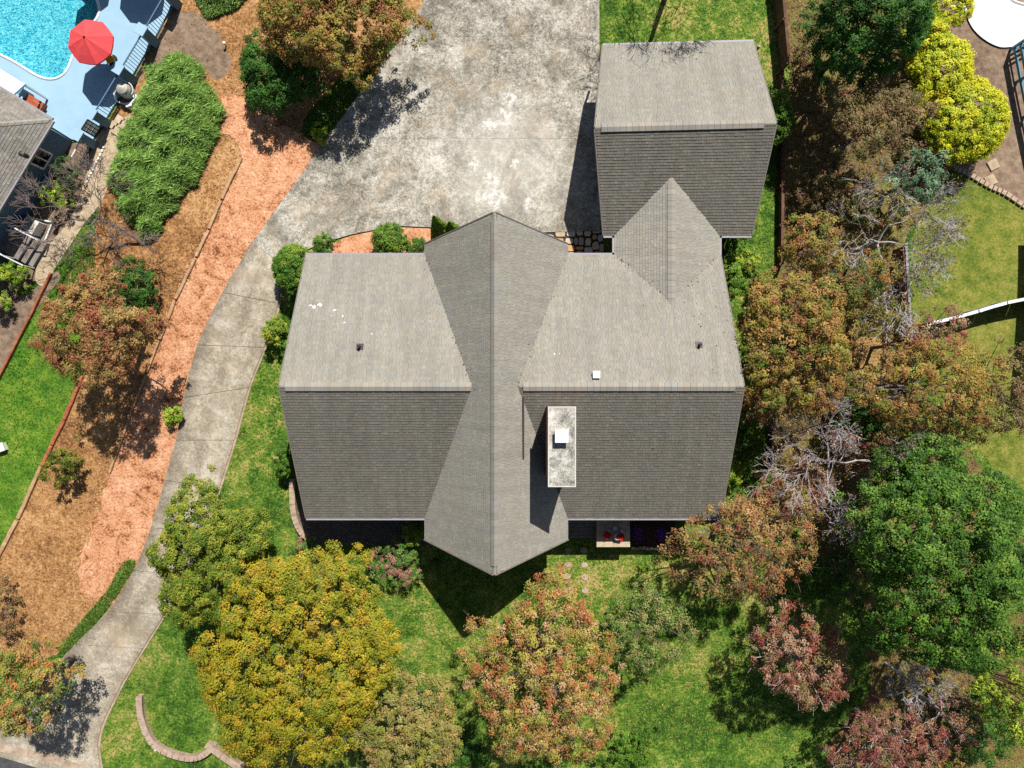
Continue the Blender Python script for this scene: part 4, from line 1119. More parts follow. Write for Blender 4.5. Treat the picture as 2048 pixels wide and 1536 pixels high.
MB().box(pcb, (.5, .4, .9), ba).build('storage_box', M['teal'], label='blue box standing under the white patio cover', cat='box')

nb = thing('neighbour_house', W(20, 330, 1.2), 'blue grey neighbour house with tan shingled hip roof at the left edge', 'house')
C0 = W(103, 240, 4.0); av = W(0, 410, 4.0) - C0; av /= np.linalg.norm(av); bv_ = np.array([-av[1], av[0], 0]) * -1
bv_ = W(0, 178, 4.0) - C0; bv_ /= np.linalg.norm(bv_); bv_ = bv_ - av * (bv_ @ av); bv_ /= np.linalg.norm(bv_)
Rg = C0 + (av + bv_) * 4.2 + [0, 0, 2.3]
SLN = [(C0, C0 + av * 11, Rg, C0 + av * 11 + bv_ * 4.2 + [0, 0, 2.3]), (C0, C0 + bv_ * 9, Rg, C0 + bv_ * 9 + av * 4.2 + [0, 0, 2.3])]
rn = roof_deck('roof', nb, SLN)
SH_T = np.array([s2l(c) for c in ((144, 138, 128), (136, 130, 120), (130, 125, 118), (150, 144, 134), (140, 136, 130))])
for i, s_ in enumerate(SLN): roof_slope(rn, *s_, None, seed=40 + i, cols=SH_T)
hd = (Rg - C0) / np.linalg.norm(Rg - C0)
ridge_caps(rn, C0, Rg, (dn(av - [0, 0, .05]), dn(bv_ - [0, 0, .05])), None, half=.16, inset=.05, rise=.05)
for e0, e1, o_ in ((C0, C0 + av * 11, -bv_), (C0, C0 + bv_ * 9, -av)): gutter(e0, e1, rn, o_)
wa = C0 + (av + bv_) * .45
MB().prism([tuple(p[:2]) for p in (wa, wa + bv_ * 8, wa + bv_ * 8 + av * 10.4, wa + av * 10.4)], .9, 3.95).build('wall', M['navy'], nb)
def npane(s0, s1, z0, z1): pane(nb, (wa + av * s0)[:2], (wa + av * s1)[:2], z0, z1, -bv_[:2])
npane(1.15, 2.05, 2.1, 3.2)
vb = W(46, 309, 5.3); MB().lathe(vb, [(.12, -.3), (.12, .12), (.15, .14), (.02, .2)], 10).build('roof_vent', M['darkmetal'], nb)
# entrance steps with white railings, air conditioner, meter box
stp = thing('entrance_steps', G(70, 505), 'grey entrance steps with white railings beside the blue house', 'steps')
o_ = G(62, 498); oa = -av; on = -bv_
for k in range(3):
    c = o_ + on * (.30 * k) + [0, 0, .62 - .2 * k]
    MB().box(c, (1.5, .28, .06), math.atan2(av[1], av[0])).build('tread', M['deckwood'], stp)
    MB().box(c - [0, 0, .1], (1.5, .24, .16), math.atan2(av[1], av[0])).build('riser', M['navy'], stp)
MB().box(o_ - on * .75 + [0, 0, .5], (1.5, 1.1, .35), math.atan2(av[1], av[0])).build('landing', M['deckwood'], stp)
for sg in (-.78, .78):
    base = o_ + av * sg
    for k, hh in ((-1.2, 1.55), (-.1, 1.55), (.75, 1.05)): MB().bar(base + on * k + [0, 0, .1], base + on * k + [0, 0, hh], .05, .05).build('post', M['white'], stp)
    MB().bar(base - on * 1.2 + [0, 0, 1.5], base - on * .1 + [0, 0, 1.5], .06, .05).build('handrail', M['white'], stp); MB().bar(base - on * .1 + [0, 0, 1.5], base + on * .75 + [0, 0, 1.0], .06, .05).build('handrail', M['white'], stp)
acp = G(76, 455)
ac = thing('air_conditioner', acp, 'pale square air conditioner with fan grille beside the entrance steps', 'air conditioner')
ar = math.atan2(av[1], av[0])
MB().box(acp + [0, 0, .35], (.75, .75, .7), ar).build('casing', M['greybox'], ac)
gr = MB()
for k in range(1, 6): gr.tube([acp + [.055 * k * math.cos(t), .055 * k * math.sin(t), .72] for t in np.linspace(0, 2 * math.pi, 15)], .008, 4)
gr.build('fan_grille', M['black'], ac)
fr_ = thing('planter_frame', G(92, 462), 'white framed empty bed beside the air conditioner', 'frame')
fb = [G(80, 440, .1), G(108, 445, .1), G(92, 485, .1), G(70, 478, .1)]
for p, q_ in zip(fb, fb[1:] + fb[:1]): MB().bar(p, q_, .07, .12).build('edge_board', M['white'], fr_)
mb_ = W(92, 366, 1.9)
MB().box(mb_ - [0, 0, .3], (.55, .35, .7), ar, .95).build('equipment_cabinet', M['greybox'], label='pale cabinet against the shaded blue house wall', cat='cabinet')

# pool filter with pipes, and pavers beside it
fc_ = G(262, 190)
pf = thing('pool_filter', fc_, 'beige pool filter tank with white pipes behind the fence', 'pool filter')
MB().lathe(fc_, [(.32, 0), (.36, .15), (.36, .75), (.30, .95), (.16, 1.05), (.06, 1.1)], 18).build('tank', M['tank'], pf)
MB().tube([fc_ + [.5 * math.cos(t), .42 * math.sin(t), .75 + .05 * math.sin(t * 2)] for t in np.linspace(-.6, 2.6, 12)], .03, 8).build('pipe', M['pvc'], pf)
for pts in ([(-.45, -.1, .2), (-.45, -.1, .7), (-.25, .05, .8), (-.1, .1, .9)], [(-.45, .15, .2), (-.45, .15, .6), (-.6, -.2, .6), (-.6, -.5, .3)], [(.4, -.3, .3), (.1, -.6, .3), (-.2, -.6, .3), (-.5, -.5, .3)], [(.3, -.6, .1), (.3, -.6, .5), (.5, -.4, .5)]):
    MB().tube([fc_ + np.array(p) for p in pts], .05, 8).build('pipe', M['pvc'], pf)
MB().lathe(fc_ + [.45, -.25, 0], [(.14, 0), (.16, .3), (.12, .45)], 12).build('pump_pot', M['pvc'], pf); MB().box(fc_ + [.12, -.62, .2], (.5, .22, .3), .3).build('pump', M['pvc'], pf)
for i, (px, py) in enumerate(((226, 250), (240, 240), (233, 262), (248, 251))):
    lab = ('upper left', 'upper right', 'lower left', 'lower right')[i]
    MB().box(G(px, py, .06), (.42, .42, .09), fang).build('paver', M['path'], label='tan square paver below the pool filter, %s of four' % lab, cat='paver', group='pavers below the pool filter')
ps = G(262, 168); 
bd = thing('bed_edging', G(205, 300), 'white edged strip of small blocks beside the tan path', 'edging')
bp = [G(*p, .05) for p in catmull([(210, 293), (196, 322), (182, 350), (174, 368)], False, 4)]
for a, b in zip(bp[:-1], bp[1:]):
    u = (b - a) / np.linalg.norm(b - a); MB().bar(a + u * .04, b - u * .04, .1, .1).build('block', M['white'], bd)

# pots and flowers on the entry platform
def pot(px, py, s, label, z=1.83):
    p = W(px, py, z); t = thing('flower_pot', p, label, 'pot')
    MB().lathe(p, [(.09 * s, 0), (.15 * s, .22 * s), (.17 * s, .30 * s), (.15 * s, .31 * s), (.13 * s, .24 * s)], 12).build('pot', M['pot'], t)
    return t, p + [0, 0, .3 * s]
pot(1233, 1071, 1.1, 'large pale pot in front on the entry platform'); pot(1229, 1056, .8, 'small pale pot at the back of the entry platform')
pot(1216, 1062, .7, 'small pale pot left on the entry platform'); pot(1243, 1062, .7, 'small pale pot right on the entry platform')

# ------------------------------------------------------------------ vegetation
PAL = {
 'gold': [(158, 144, 36), (146, 136, 34), (166, 142, 38), (128, 130, 36), (140, 138, 36), (164, 138, 42), (108, 120, 34), (134, 134, 36)],
 'olive': [(116, 128, 40), (96, 116, 34), (132, 136, 44), (84, 106, 32), (142, 142, 50), (104, 122, 36)],
 'orange': [(194, 148, 86), (184, 126, 74), (166, 156, 66), (194, 158, 116), (138, 144, 60), (174, 104, 66), (186, 144, 94), (150, 150, 66), (178, 164, 84)],
 'tan': [(168, 152, 88), (148, 140, 74), (136, 140, 58), (174, 142, 86), (128, 124, 66), (158, 156, 88), (150, 150, 60)],
 'rust': [(168, 126, 78), (150, 106, 66), (180, 146, 92), (132, 112, 62), (156, 92, 64), (166, 140, 80), (142, 130, 70)],
 'amber': [(170, 134, 66), (156, 114, 62), (164, 146, 66), (138, 128, 54), (146, 98, 60), (128, 130, 54), (182, 146, 84), (112, 122, 48)],
 'redbrown': [(152, 106, 84), (172, 128, 104), (138, 96, 78), (142, 130, 74), (156, 84, 72), (180, 146, 116)],
 'brown': [(146, 124, 82), (130, 108, 70), (156, 136, 90), (118, 108, 62), (140, 104, 74), (112, 112, 60)],
 'green': [(82, 122, 38), (66, 104, 32), (98, 134, 46), (56, 90, 28), (112, 142, 52)],
 'dkgreen': [(58, 98, 32), (70, 114, 40), (48, 84, 30), (84, 126, 46)],
 'bushgreen': [(90, 130, 38), (72, 110, 32), (110, 146, 46), (136, 158, 52)],
 'yellow': [(208, 206, 38), (222, 216, 46), (184, 192, 36), (156, 174, 38), (214, 214, 60)],
 'lime': [(152, 176, 52), (126, 158, 44), (176, 190, 62), (106, 140, 38)],
 'bluegreen': [(110, 140, 106), (88, 118, 84), (140, 166, 132), (76, 104, 70)],
 'crimson': [(146, 92, 80), (164, 114, 96), (126, 78, 70), (160, 130, 86), (140, 108, 82), (150, 78, 68)],
 'juniper': [(112, 148, 62), (90, 126, 50), (132, 164, 76), (150, 176, 92), (72, 108, 42)],
 'mixed': [(180, 142, 78), (148, 146, 62), (114, 134, 56), (186, 126, 70), (164, 156, 84), (80, 104, 48)],
 'azalea': [(108, 144, 64), (84, 122, 48), (132, 160, 82), (64, 98, 40), (176, 120, 110)],
 'sparse': [(112, 140, 62), (92, 122, 50), (136, 148, 78), (144, 132, 84), (84, 112, 46), (156, 150, 92)],
 'redflower': [(214, 40, 40), (232, 74, 50), (160, 30, 34)],
 'purple': [(134, 52, 168), (160, 84, 190), (110, 40, 140)],
}
PAL = {k: np.array([s2l(c) for c in v]) * 1.12 for k, v in PAL.items()}

FL = 'trees in front of the house'; RT = 'trees on the right side'; HB = 'shrubs around the house'; YB = 'yellow evergreen shrubs'

def unit(a): return a / (np.linalg.norm(a, axis=-1, keepdims=True) + 1e-9)

def leaf_arrays(C, Nn, T, Lg, Wd):
    """four corner leaf blades with a slight fold."""
    Nn = unit(Nn); T = unit(T - Nn * (T * Nn).sum(1, keepdims=True)); B = np.cross(Nn, T)
    L2 = (Lg / 2)[:, None]; W2 = (Wd / 2)[:, None]
    V = np.stack([C - T * L2, C + B * W2 + Nn * W2 * .35 - T * L2 * .1, C + T * L2, C - B * W2 + Nn * W2 * .35 - T * L2 * .1], 1)
    return V.reshape(-1, 3)

LEAVES = [0]
def leaf_obj(name, V, col, m, parent=None, **kw):
    n = len(V) // 4; LEAVES[0] += n
    return add(name, V, np.arange(n * 4).reshape(n, 4), m, parent, col=np.repeat(col, 4, 0), **kw)

def lobes(rng, k=5, amp=.16):
    ph = rng.uniform(0, 6.28, k); fr = rng.integers(2, 7, k); am = rng.uniform(.3, 1, k) * amp
    return lambda th, z: 1 + sum(a * np.sin(f * th + p + 2.0 * z) for a, f, p in zip(am, fr, ph)) * .6

def crown_points(rng, c, r, n, shell, lob, low=-.45, solid=False):
    """clump centres over a billowing dome made of many rounded sub-crowns with dark gaps between, and a skirt below the rim."""
    th = rng.uniform(0, 2 * math.pi, n); rho = np.sqrt(rng.random(n)); sk = rng.random(n) < .14
    rho[sk] = rng.uniform(.55, .95, sk.sum())
    z = np.sqrt(np.maximum(0, 1 - rho ** 2.2)) * (1 - (1 - shell) * rng.random(n) ** 1.6)
    z[sk] = rng.uniform(low, .15, sk.sum())
    core = (rng.random(n) < .2) & ~sk; z[core] = rng.uniform(-.3, .3, core.sum()); rho[core] *= .92; sk = sk | core
    f = lob(th, rho * 0); f = 1 + (f - 1) * rho
    P = np.stack([np.cos(th) * rho * r[0] * f, np.sin(th) * rho * r[1] * f, z * r[2]], 1)
    if solid:
        P[:, 2] += np.where(sk, 0, .06 * r[2] * np.sin(P[:, 0] * 7) * np.sin(P[:, 1] * 6)); return P + c
    rm = min(r[0], r[1]); lr = min(max(.26 * rm, .4), 1.15)
    nl = max(4, int(2.4 * r[0] * r[1] / lr ** 2))
    a = rng.uniform(0, 2 * math.pi, nl); q = np.sqrt(rng.random(nl)) * .96
    LC = np.stack([np.cos(a) * q * r[0], np.sin(a) * q * r[1]], 1); LH = rng.normal(0, .13, nl) * r[2]; LR = lr * rng.uniform(.75, 1.35, nl)
    d = np.hypot(P[:, None, 0] - LC[None, :, 0], P[:, None, 1] - LC[None, :, 1]) / LR[None]
    j = d.argmin(1); dm = d[np.arange(n), j]
    P[:, 2] += np.where(sk, 0, LH[j] - .75 * lr * np.minimum(dm, 1.4) ** 2 + .25 * lr)
    keep = sk | (dm < 1.0) | (rng.random(n) < .6)
    return P[keep] + c

def bezier(a, b, c, n): t = np.linspace(0, 1, n)[:, None]; return (1 - t) ** 2 * a + 2 * t * (1 - t) * b + t * t * c

def plant(name, label, cat, px, py, rx, ry, top, bottom, pal, leaf=.15, clump=.26, dens=1.0, lpc=70, shell=.5, limbs=16, bark='bark', twig=0, group=None, low=-.45, amp=.16, gap=0.0, upright=.95, narrow=.6, seed=None, bright=1.0, cover=1.0):
    rng = np.random.default_rng(seed if seed is not None else int(px * 13 + py * 7) % 99991)
    g = G(px, py)[2]
    if cat == 'tree' and top > 3: top, bottom = top * 1.32, bottom * 1.5 + .5
    zc = g + (top + bottom) / 2; rz = (top - bottom) / 2
    c = W(px, py, zc); k = (CAM_H - zc) / F; r = np.array([rx * k, ry * k, rz])
    base = np.array([c[0], c[1], float(gz(c[0], c[1]))])
    t = thing(name, base, label, cat, group)
    lob = lobes(rng, 6, amp); clump *= .82; lpc = lpc * .8
    if group == RT: dens *= 1.5
    if group == HB and shell >= .5: dens *= 1.35
    area = math.pi * r[0] * r[1] * 1.35
    nc = max(10, int(dens * area / (clump ** 2 * 2.0)))
    K = crown_points(rng, c, r * np.array([.97, .97, .96]), nc, shell, lob, low, cat == 'shrub' and shell >= .5); nc = len(K)
    if gap: 
        keep = np.array([mnoise.noise(Vector(p * (1.0 / max(.6, r[0] * .28)))) > -1 + gap for p in K]); K = K[keep]; nc = len(K)
    P = PAL[pal]
    # colour drifts over the crown in patches
    fld = np.array([mnoise.noise(Vector(p * .75) + Vector((px, 0, 0))) for p in K])
    idx = np.clip(((fld * .9 + .5) * len(P)).astype(int), 0, len(P) - 1)
    rnd = rng.random(nc) < .3; idx[rnd] = rng.integers(0, len(P), rnd.sum())
    cs = clump * rng.uniform(.7, 1.35, nc)
    # wood first
    w = MB(); tr = max(.04, .022 * top + .012 * r[0])
    hub = c - [0, 0, rz * .35]
    hub[2] = max(hub[2], base[2] + .25)
    if top > 1.6:
        lean = rng.uniform(-.15, .15, 2)
        w.tube([base - [0, 0, .1], base + [lean[0] * .1, lean[1] * .1, (hub[2] - base[2]) * .5], hub], [tr, tr * .8, tr * .6], 8)
    sel = rng.choice(nc, min(limbs, nc), replace=False)
    for i in sel:
        s0 = base + (hub - base) * rng.uniform(.45, 1) if top > 1.6 else base + rng.normal(0, .05, 3)
        mid = (s0 + K[i]) / 2 + rng.normal(0, .12, 3) * r[0] * .5 - [0, 0, .12 * rz]; tip_ = K[i] - [0, 0, .12 * rz]
        w.tube(bezier(s0, mid, tip_, 6), np.linspace(tr * .28, tr * .06 + .005, 6), 5, False)
    tw = rng.integers(0, nc, twig)
    for i in tw:
        d = unit(rng.normal(0, 1, 3) + unit((K[i] - c)[None])[0] * 1.2 + [0, 0, .5]); L = rng.uniform(.4, 1.0) * min(1.2, r[0] * .4)
        s0 = K[i] - d * L * .4; w.tube([s0, s0 + d * L * .5 + rng.normal(0, .05, 3), s0 + d * L], [.014, .010, .005], 3, False)
    if w.V: w.build('trunk' if top > 1.6 else 'stems', M[bark], t)
    n = int(lpc * cover * 1.1); tot = nc * n; leaf = leaf * .8
    ci = np.repeat(np.arange(nc), n)
    off = rng.normal(0, 1, (tot, 3)); off = unit(off) * (rng.random((tot, 1)) ** .45)
    Q = K[ci] + off * cs[ci][:, None] * np.array([1.1, 1.1, .8])
    Nn = off * .9 + unit(K[ci] - c) * .35 + np.array([0, 0, upright]) + rng.normal(0, .35, (tot, 3))
    T = rng.normal(0, 1, (tot, 3)) + off * .5
    Lg = leaf * rng.uniform(.65, 1.3, tot); Wd = Lg * narrow
    ii = idx[ci].copy(); sw = rng.random(tot) < .13; ii[sw] = rng.integers(0, len(P), sw.sum())
    cb = rng.uniform(.82, 1.15, nc)
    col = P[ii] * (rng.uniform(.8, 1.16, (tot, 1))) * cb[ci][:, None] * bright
    ok = Q[:, 2] > gz(Q[:, 0], Q[:, 1]) + .02
    V = leaf_arrays(Q, Nn, T, Lg, Wd).reshape(tot, 4, 3)[ok].reshape(-1, 3)
    leaf_obj('crown' if top > 1.6 else 'foliage', V, col[ok], M['leaf'], t, kind='stuff')
    return t

def bare_tree(name, label, px, py, spread, top, bark='bark_pale', depth=6, first=.3, group=None, seed=1, lean=(0, 0), thick=1.0, base_px=None, up=.35):
    rng = np.random.default_rng(seed)
    c = W(px, py, top * .7); base = np.array([c[0], c[1], float(gz(c[0], c[1]))])
    if base_px: base = G(*base_px)
    t = thing(name, base, label, 'tree', group)
    w = MB(); R = spread * (CAM_H - top * .7) / F
    hub = base + np.array([lean[0], lean[1], (top - base[2]) * first])
    if not base_px: hub[:2] = c[:2]
    r0 = (.018 * top + .02) * thick
    w.tube([base - [0, 0, .1], (base + hub) / 2 + rng.normal(0, .08, 3), hub], [r0, r0 * .85, r0 * .75], 7)
    tips = []
    def grow(p, d, L, r, k):
        r = max(r, .011); q = p + d * L; mid = (p + q) / 2 + rng.normal(0, L * .07, 3)
        w.tube([p, mid, q], [r, r * .8, r * .62], 5 if k > 3 else 3, False)
        if k == 0: tips.append(q); return
        for _ in range(rng.integers(2, 4)):
            nd = d + rng.normal(0, .48, 3) + np.array([0, 0, .06]); nd /= np.linalg.norm(nd)
            grow(p + (q - p) * rng.uniform(.55, 1.0), nd, L * rng.uniform(.66, .95), r * rng.uniform(.5, .68), k - 1)
    n0 = 4
    tot = sum(.74 ** i for i in range(depth + 1))
    for i in range(n0):
        a = 2 * math.pi * i / n0 + rng.uniform(-.4, .4); d = np.array([math.cos(a), math.sin(a), up + rng.uniform(-.1, .45)]); d /= np.linalg.norm(d)
        grow(hub - [0, 0, rng.uniform(0, .3)], d, R / tot * rng.uniform(.7, 1.1), r0 * .5, depth)
    w.build('trunk', M[bark], t)
    return t, np.array(tips)

def few_leaves(t, tips, pal, n, leaf=.12, sd=.12, seed=0):
    rng = np.random.default_rng(seed); i = rng.integers(0, len(tips), n)
    Q = tips[i] + rng.normal(0, sd, (n, 3)); P = PAL[pal]
    V = leaf_arrays(Q, rng.normal(0, .6, (n, 3)) + [0, 0, .7], rng.normal(0, 1, (n, 3)), leaf * rng.uniform(.7, 1.3, n), leaf * .6 * rng.uniform(.7, 1.2, n))
    leaf_obj('crown', V, P[rng.integers(0, len(P), n)] * rng.uniform(.8, 1.2, (n, 1)), M['leaf'], t, kind='stuff')

# --- front lawn trees
plant('golden_tree', 'large dense golden yellow tree in front of the left wing', 'tree', 602, 1310, 198, 222, 6.0, .8, 'gold', .13, .30, 1.6, 80, .55, 26, group=FL, amp=.13, twig=70, bark='bark_grey', bright=1.2)
plant('olive_tree', 'dense olive green tree leaning over the driveway bend', 'tree', 428, 1112, 122, 140, 5.0, .7, 'olive', .13, .27, 1.75, 80, .55, 18, group=FL, amp=.2, bright=1.2)
plant('orange_tree', 'loose orange and pink maple below the main gable point', 'tree', 1090, 1345, 152, 195, 6.8, 1.2, 'orange', .12, .30, 1.3, 62, .35, 30, 'bark_grey', 90, FL, amp=.16)
plant('tan_tree', 'tan and olive tree at the bottom edge beside the golden tree', 'tree', 815, 1450, 118, 110, 4.8, 1.0, 'tan', .13, .26, 1.35, 60, .4, 20, 'bark_grey', 50, FL)
plant('sparse_green_tree', 'thin green tree with bare twigs between the orange and the rusty tree', 'tree', 1292, 1252, 88, 96, 4.6, .8, 'sparse', .12, .26, 1.15, 40, .3, 16, 'bark_grey', 60, FL, amp=.25)
plant('rusty_tree', 'rust coloured twiggy tree reaching over the lower right roof corner', 'tree', 1488, 1085, 140, 125, 5.8, .9, 'rust', .13, .28, .95, 46, .3, 34, 'bark_grey', 220, FL, amp=.25)
plant('red_brown_tree', 'small reddish brown tree standing alone on the front lawn', 'tree', 1600, 1312, 98, 104, 4.8, 1.1, 'redbrown', .12, .25, 1.2, 52, .35, 24, 'bark_pale', 90, FL, amp=.22)
plant('low_shrub', 'low green shrub at the bottom edge beside the orange maple', 'shrub', 1250, 1500, 70, 52, 1.5, .1, 'bushgreen', .11, .18, .7, 50, .3, 8, group='shrubs at the bottom edge')
plant('low_shrub', 'dark low shrub at the bottom edge under the tan tree', 'shrub', 935, 1510, 40, 40, 1.2, .1, 'dkgreen', .11, .18, .7, 50, .3, 8, group='shrubs at the bottom edge')
# --- right side, bottom to top
plant('big_green_tree', 'huge bright green tree at the right side of the front lawn', 'tree', 1868, 1125, 182, 218, 8.4, 1.6, 'green', .14, .32, 1.7, 70, .5, 26, group=RT, amp=.2)
plant('green_tree', 'green tree crown rising behind the bare silver tree', 'tree', 1830, 935, 92, 78, 5.4, 1.0, 'green', .14, .28, .9, 66, .5, 16, group=RT, amp=.2)
plant('broadleaf_tree', 'light yellow green broadleaf tree at the lower right edge', 'tree', 2005, 1370, 66, 98, 6.0, 1.0, 'lime', .2, .3, .75, 50, .45, 16, group=RT, narrow=.4, amp=.2, bright=.85)
plant('dark_green_tree', 'dark green undergrowth tree below the light broadleaf tree', 'tree', 1960, 1450, 70, 80, 2.8, .3, 'dkgreen', .15, .26, .6, 50, .4, 10, group=RT)
plant('crimson_tree', 'crimson leaved tree with pale twigs at the bottom right', 'tree', 1775, 1478, 108, 76, 4.2, .8, 'crimson', .13, .25, .62, 46, .3, 24, 'bark_pale', 120, RT, amp=.28)
plant('orange_sapling', 'small orange and red sapling above the crimson tree', 'tree', 1842, 1342, 24, 28, 3.0, 1.0, 'orange', .12, .2, .8, 40, .3, 8, group=RT)
plant('red_orange_tree', 'loose red orange tree at the lower right beside the crimson tree', 'tree', 1905, 1440, 62, 58, 3.9, .9, 'crimson', .12, .24, .38, 36, .3, 14, 'bark_pale', 60, RT, amp=.3)
plant('red_shrub', 'dull red shrub between the rusty tree and the bare silver tree', 'shrub', 1590, 985, 66, 74, 2.6, .2, 'redbrown', .12, .24, .7, 46, .35, 12, 'bark_grey', 30, RT, amp=.25)
plant('orange_tree', 'broad amber tree touching the right roof edge', 'tree', 1582, 690, 118, 150, 5.6, 1.0, 'amber', .14, .28, .95, 62, .4, 22, 'bark_grey', 50, RT, amp=.2)
plant('amber_tree', 'wide amber and yellow tree right of the brick wall', 'tree', 1850, 775, 150, 100, 5.0, 1.0, 'amber', .13, .28, .78, 52, .35, 24, 'bark_grey', 90, RT, amp=.26)
plant('brown_tree', 'brown thinning tree cut by the right picture edge', 'tree', 2020, 780, 62, 95, 4.6, 1.0, 'brown', .12, .26, .6, 40, .3, 16, 'bark_grey', 70, RT, amp=.25)
plant('rusty_small_tree', 'small rusty tree leaning over the white topped fence', 'tree', 1885, 655, 42, 52, 3.2, .6, 'redbrown', .11, .22, .55, 36, .3, 14, 'bark_pale', 50, RT, amp=.3)
plant('orange_small_tree', 'small golden orange tree beside the low fence end', 'tree', 1618, 490, 58, 62, 4.2, .8, 'amber', .13, .25, .8, 52, .35, 14, 'bark_grey', 40, RT, amp=.25)
plant('olive_small_tree', 'olive and orange tree beneath the white bare branches', 'tree', 1700, 560, 78, 68, 4.0, .7, 'mixed', .12, .26, .62, 44, .3, 16, 'bark_grey', 60, RT, amp=.28, bright=.85)
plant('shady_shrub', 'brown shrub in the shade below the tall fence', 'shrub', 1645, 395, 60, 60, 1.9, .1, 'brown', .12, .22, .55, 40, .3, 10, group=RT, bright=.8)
plant('brown_tree', 'brown and olive tree between dark evergreen and yellow shrubs', 'tree', 1750, 245, 104, 84, 4.4, .6, 'brown', .12, .27, .85, 56, .35, 20, 'bark_grey', 80, RT, amp=.22)
plant('blue_green_tree', 'blue green spiky young tree below the brown tree', 'tree', 1822, 362, 60, 62, 3.4, .3, 'bluegreen', .19, .24, .55, 40, .2, 26, group=RT, narrow=.3, amp=.3)
plant('evergreen_tree', 'large dark green evergreen tree at the top right', 'tree', 1722, 62, 116, 110, 6.0, .4, 'dkgreen', .18, .30, 1.8, 70, .5, 18, group=RT, narrow=.4, amp=.22)
plant('yellow_shrub', 'biggest round yellow shrub beside the right mulch bed', 'shrub', 1926, 248, 80, 88, 3.2, .1, 'yellow', .12, .22, 1.9, 80, .75, 10, group=YB, amp=.08)
plant('yellow_shrub', 'round yellow shrub just above the biggest one', 'shrub', 1874, 145, 68, 66, 3.0, .1, 'yellow', .12, .22, 1.9, 80, .75, 10, group=YB, amp=.14)
plant('yellow_shrub', 'yellow green shrub squeezed between evergreen and yellow shrubs', 'shrub', 1845, 80, 46, 42, 2.8, .1, 'yellow', .12, .22, 1.7, 60, .6, 8, group=YB)
plant('yellow_shrub', 'yellow shrub touching the white pool deck at the top', 'shrub', 1886, 14, 52, 52, 2.6, .1, 'yellow', .12, .22, 1.8, 60, .6, 8, group=YB)
plant('dark_shrub', 'dark green shrub below the amber tree on the right', 'shrub', 1710, 838, 58, 44, 2.2, .1, 'dkgreen', .15, .24, .8, 50, .4, 8, group=RT)
bt, tips = bare_tree('bare_silver_tree', 'bare silver grey tree with spreading branches over rusty shrubs', 1690, 930, 215, 7.6, 'bark_pale', 7, .45, RT, 3, thick=.75); few_leaves(bt, tips, 'redbrown', 1500)
bt, tips = bare_tree('bare_white_tree', 'bare whitish tree spreading over the brick wall', 1772, 478, 205, 6.8, 'bark_pale', 7, .5, RT, 5, thick=.75); few_leaves(bt, tips, 'brown', 2500)
bt, tips = bare_tree('bare_fork_tree', 'small bare white forked tree among the crimson leaves', 1850, 1385, 75, 5.2, 'bark_pale', 6, .6, RT, 9, thick=.7)
bt, tips = bare_tree('bare_top_tree', 'bare tree above the garage whose shade falls on the roof', 1330, -110, 235, 11.2, 'bark_pale', 6, .35, None, 12, up=4.0, base_px=(1330, -4), thick=.7); few_leaves(bt, tips, 'tan', 900, .1)
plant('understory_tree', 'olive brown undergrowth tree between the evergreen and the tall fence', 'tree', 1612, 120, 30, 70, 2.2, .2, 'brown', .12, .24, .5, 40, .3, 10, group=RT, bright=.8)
plant('understory_tree', 'golden brown young tree just right of the low fence', 'tree', 1660, 620, 60, 60, 3.4, .5, 'amber', .12, .24, .6, 44, .3, 12, 'bark_grey', 30, RT, amp=.28)
plant('understory_tree', 'tan and olive young tree above the dry grass clearing', 'tree', 1752, 632, 58, 52, 3.2, .5, 'tan', .12, .24, .55, 42, .3, 12, 'bark_grey', 40, RT, amp=.28)
plant('understory_tree', 'rusty young tree below the brick wall end', 'tree', 1800, 690, 44, 46, 3.4, .5, 'rust', .12, .24, .6, 42, .3, 12, 'bark_grey', 30, RT, amp=.28)
plant('understory_tree', 'amber young tree below the broad amber tree', 'tree', 1530, 810, 48, 46, 3.6, .5, 'rust', .12, .24, .6, 44, .3, 12, 'bark_grey', 30, RT, amp=.28)
plant('understory_tree', 'yellow olive tree between amber tree and brown tree', 'tree', 1945, 835, 62, 60, 3.6, .5, 'tan', .12, .24, .7, 44, .3, 12, 'bark_grey', 30, RT, amp=.25)
plant('understory_shrub', 'rusty shrub beneath the bare silver tree', 'shrub', 1720, 905, 62, 52, 2.4, .2, 'redbrown', .12, .24, .6, 44, .3, 12, 'bark_grey', 20, RT, amp=.28)
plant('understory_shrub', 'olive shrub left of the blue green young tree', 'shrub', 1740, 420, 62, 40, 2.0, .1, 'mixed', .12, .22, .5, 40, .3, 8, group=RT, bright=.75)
plant('understory_shrub', 'shaded green shrub between lawn and huge green tree', 'shrub', 1690, 1130, 40, 70, 1.6, .1, 'dkgreen', .12, .22, .5, 40, .3, 8, group=RT)
plant('understory_shrub', 'dark shrub at the bottom edge right of the crimson tree', 'shrub', 1880, 1520, 80, 30, 1.6, .1, 'mixed', .12, .22, .5, 40, .3, 8, group=RT, bright=.8)
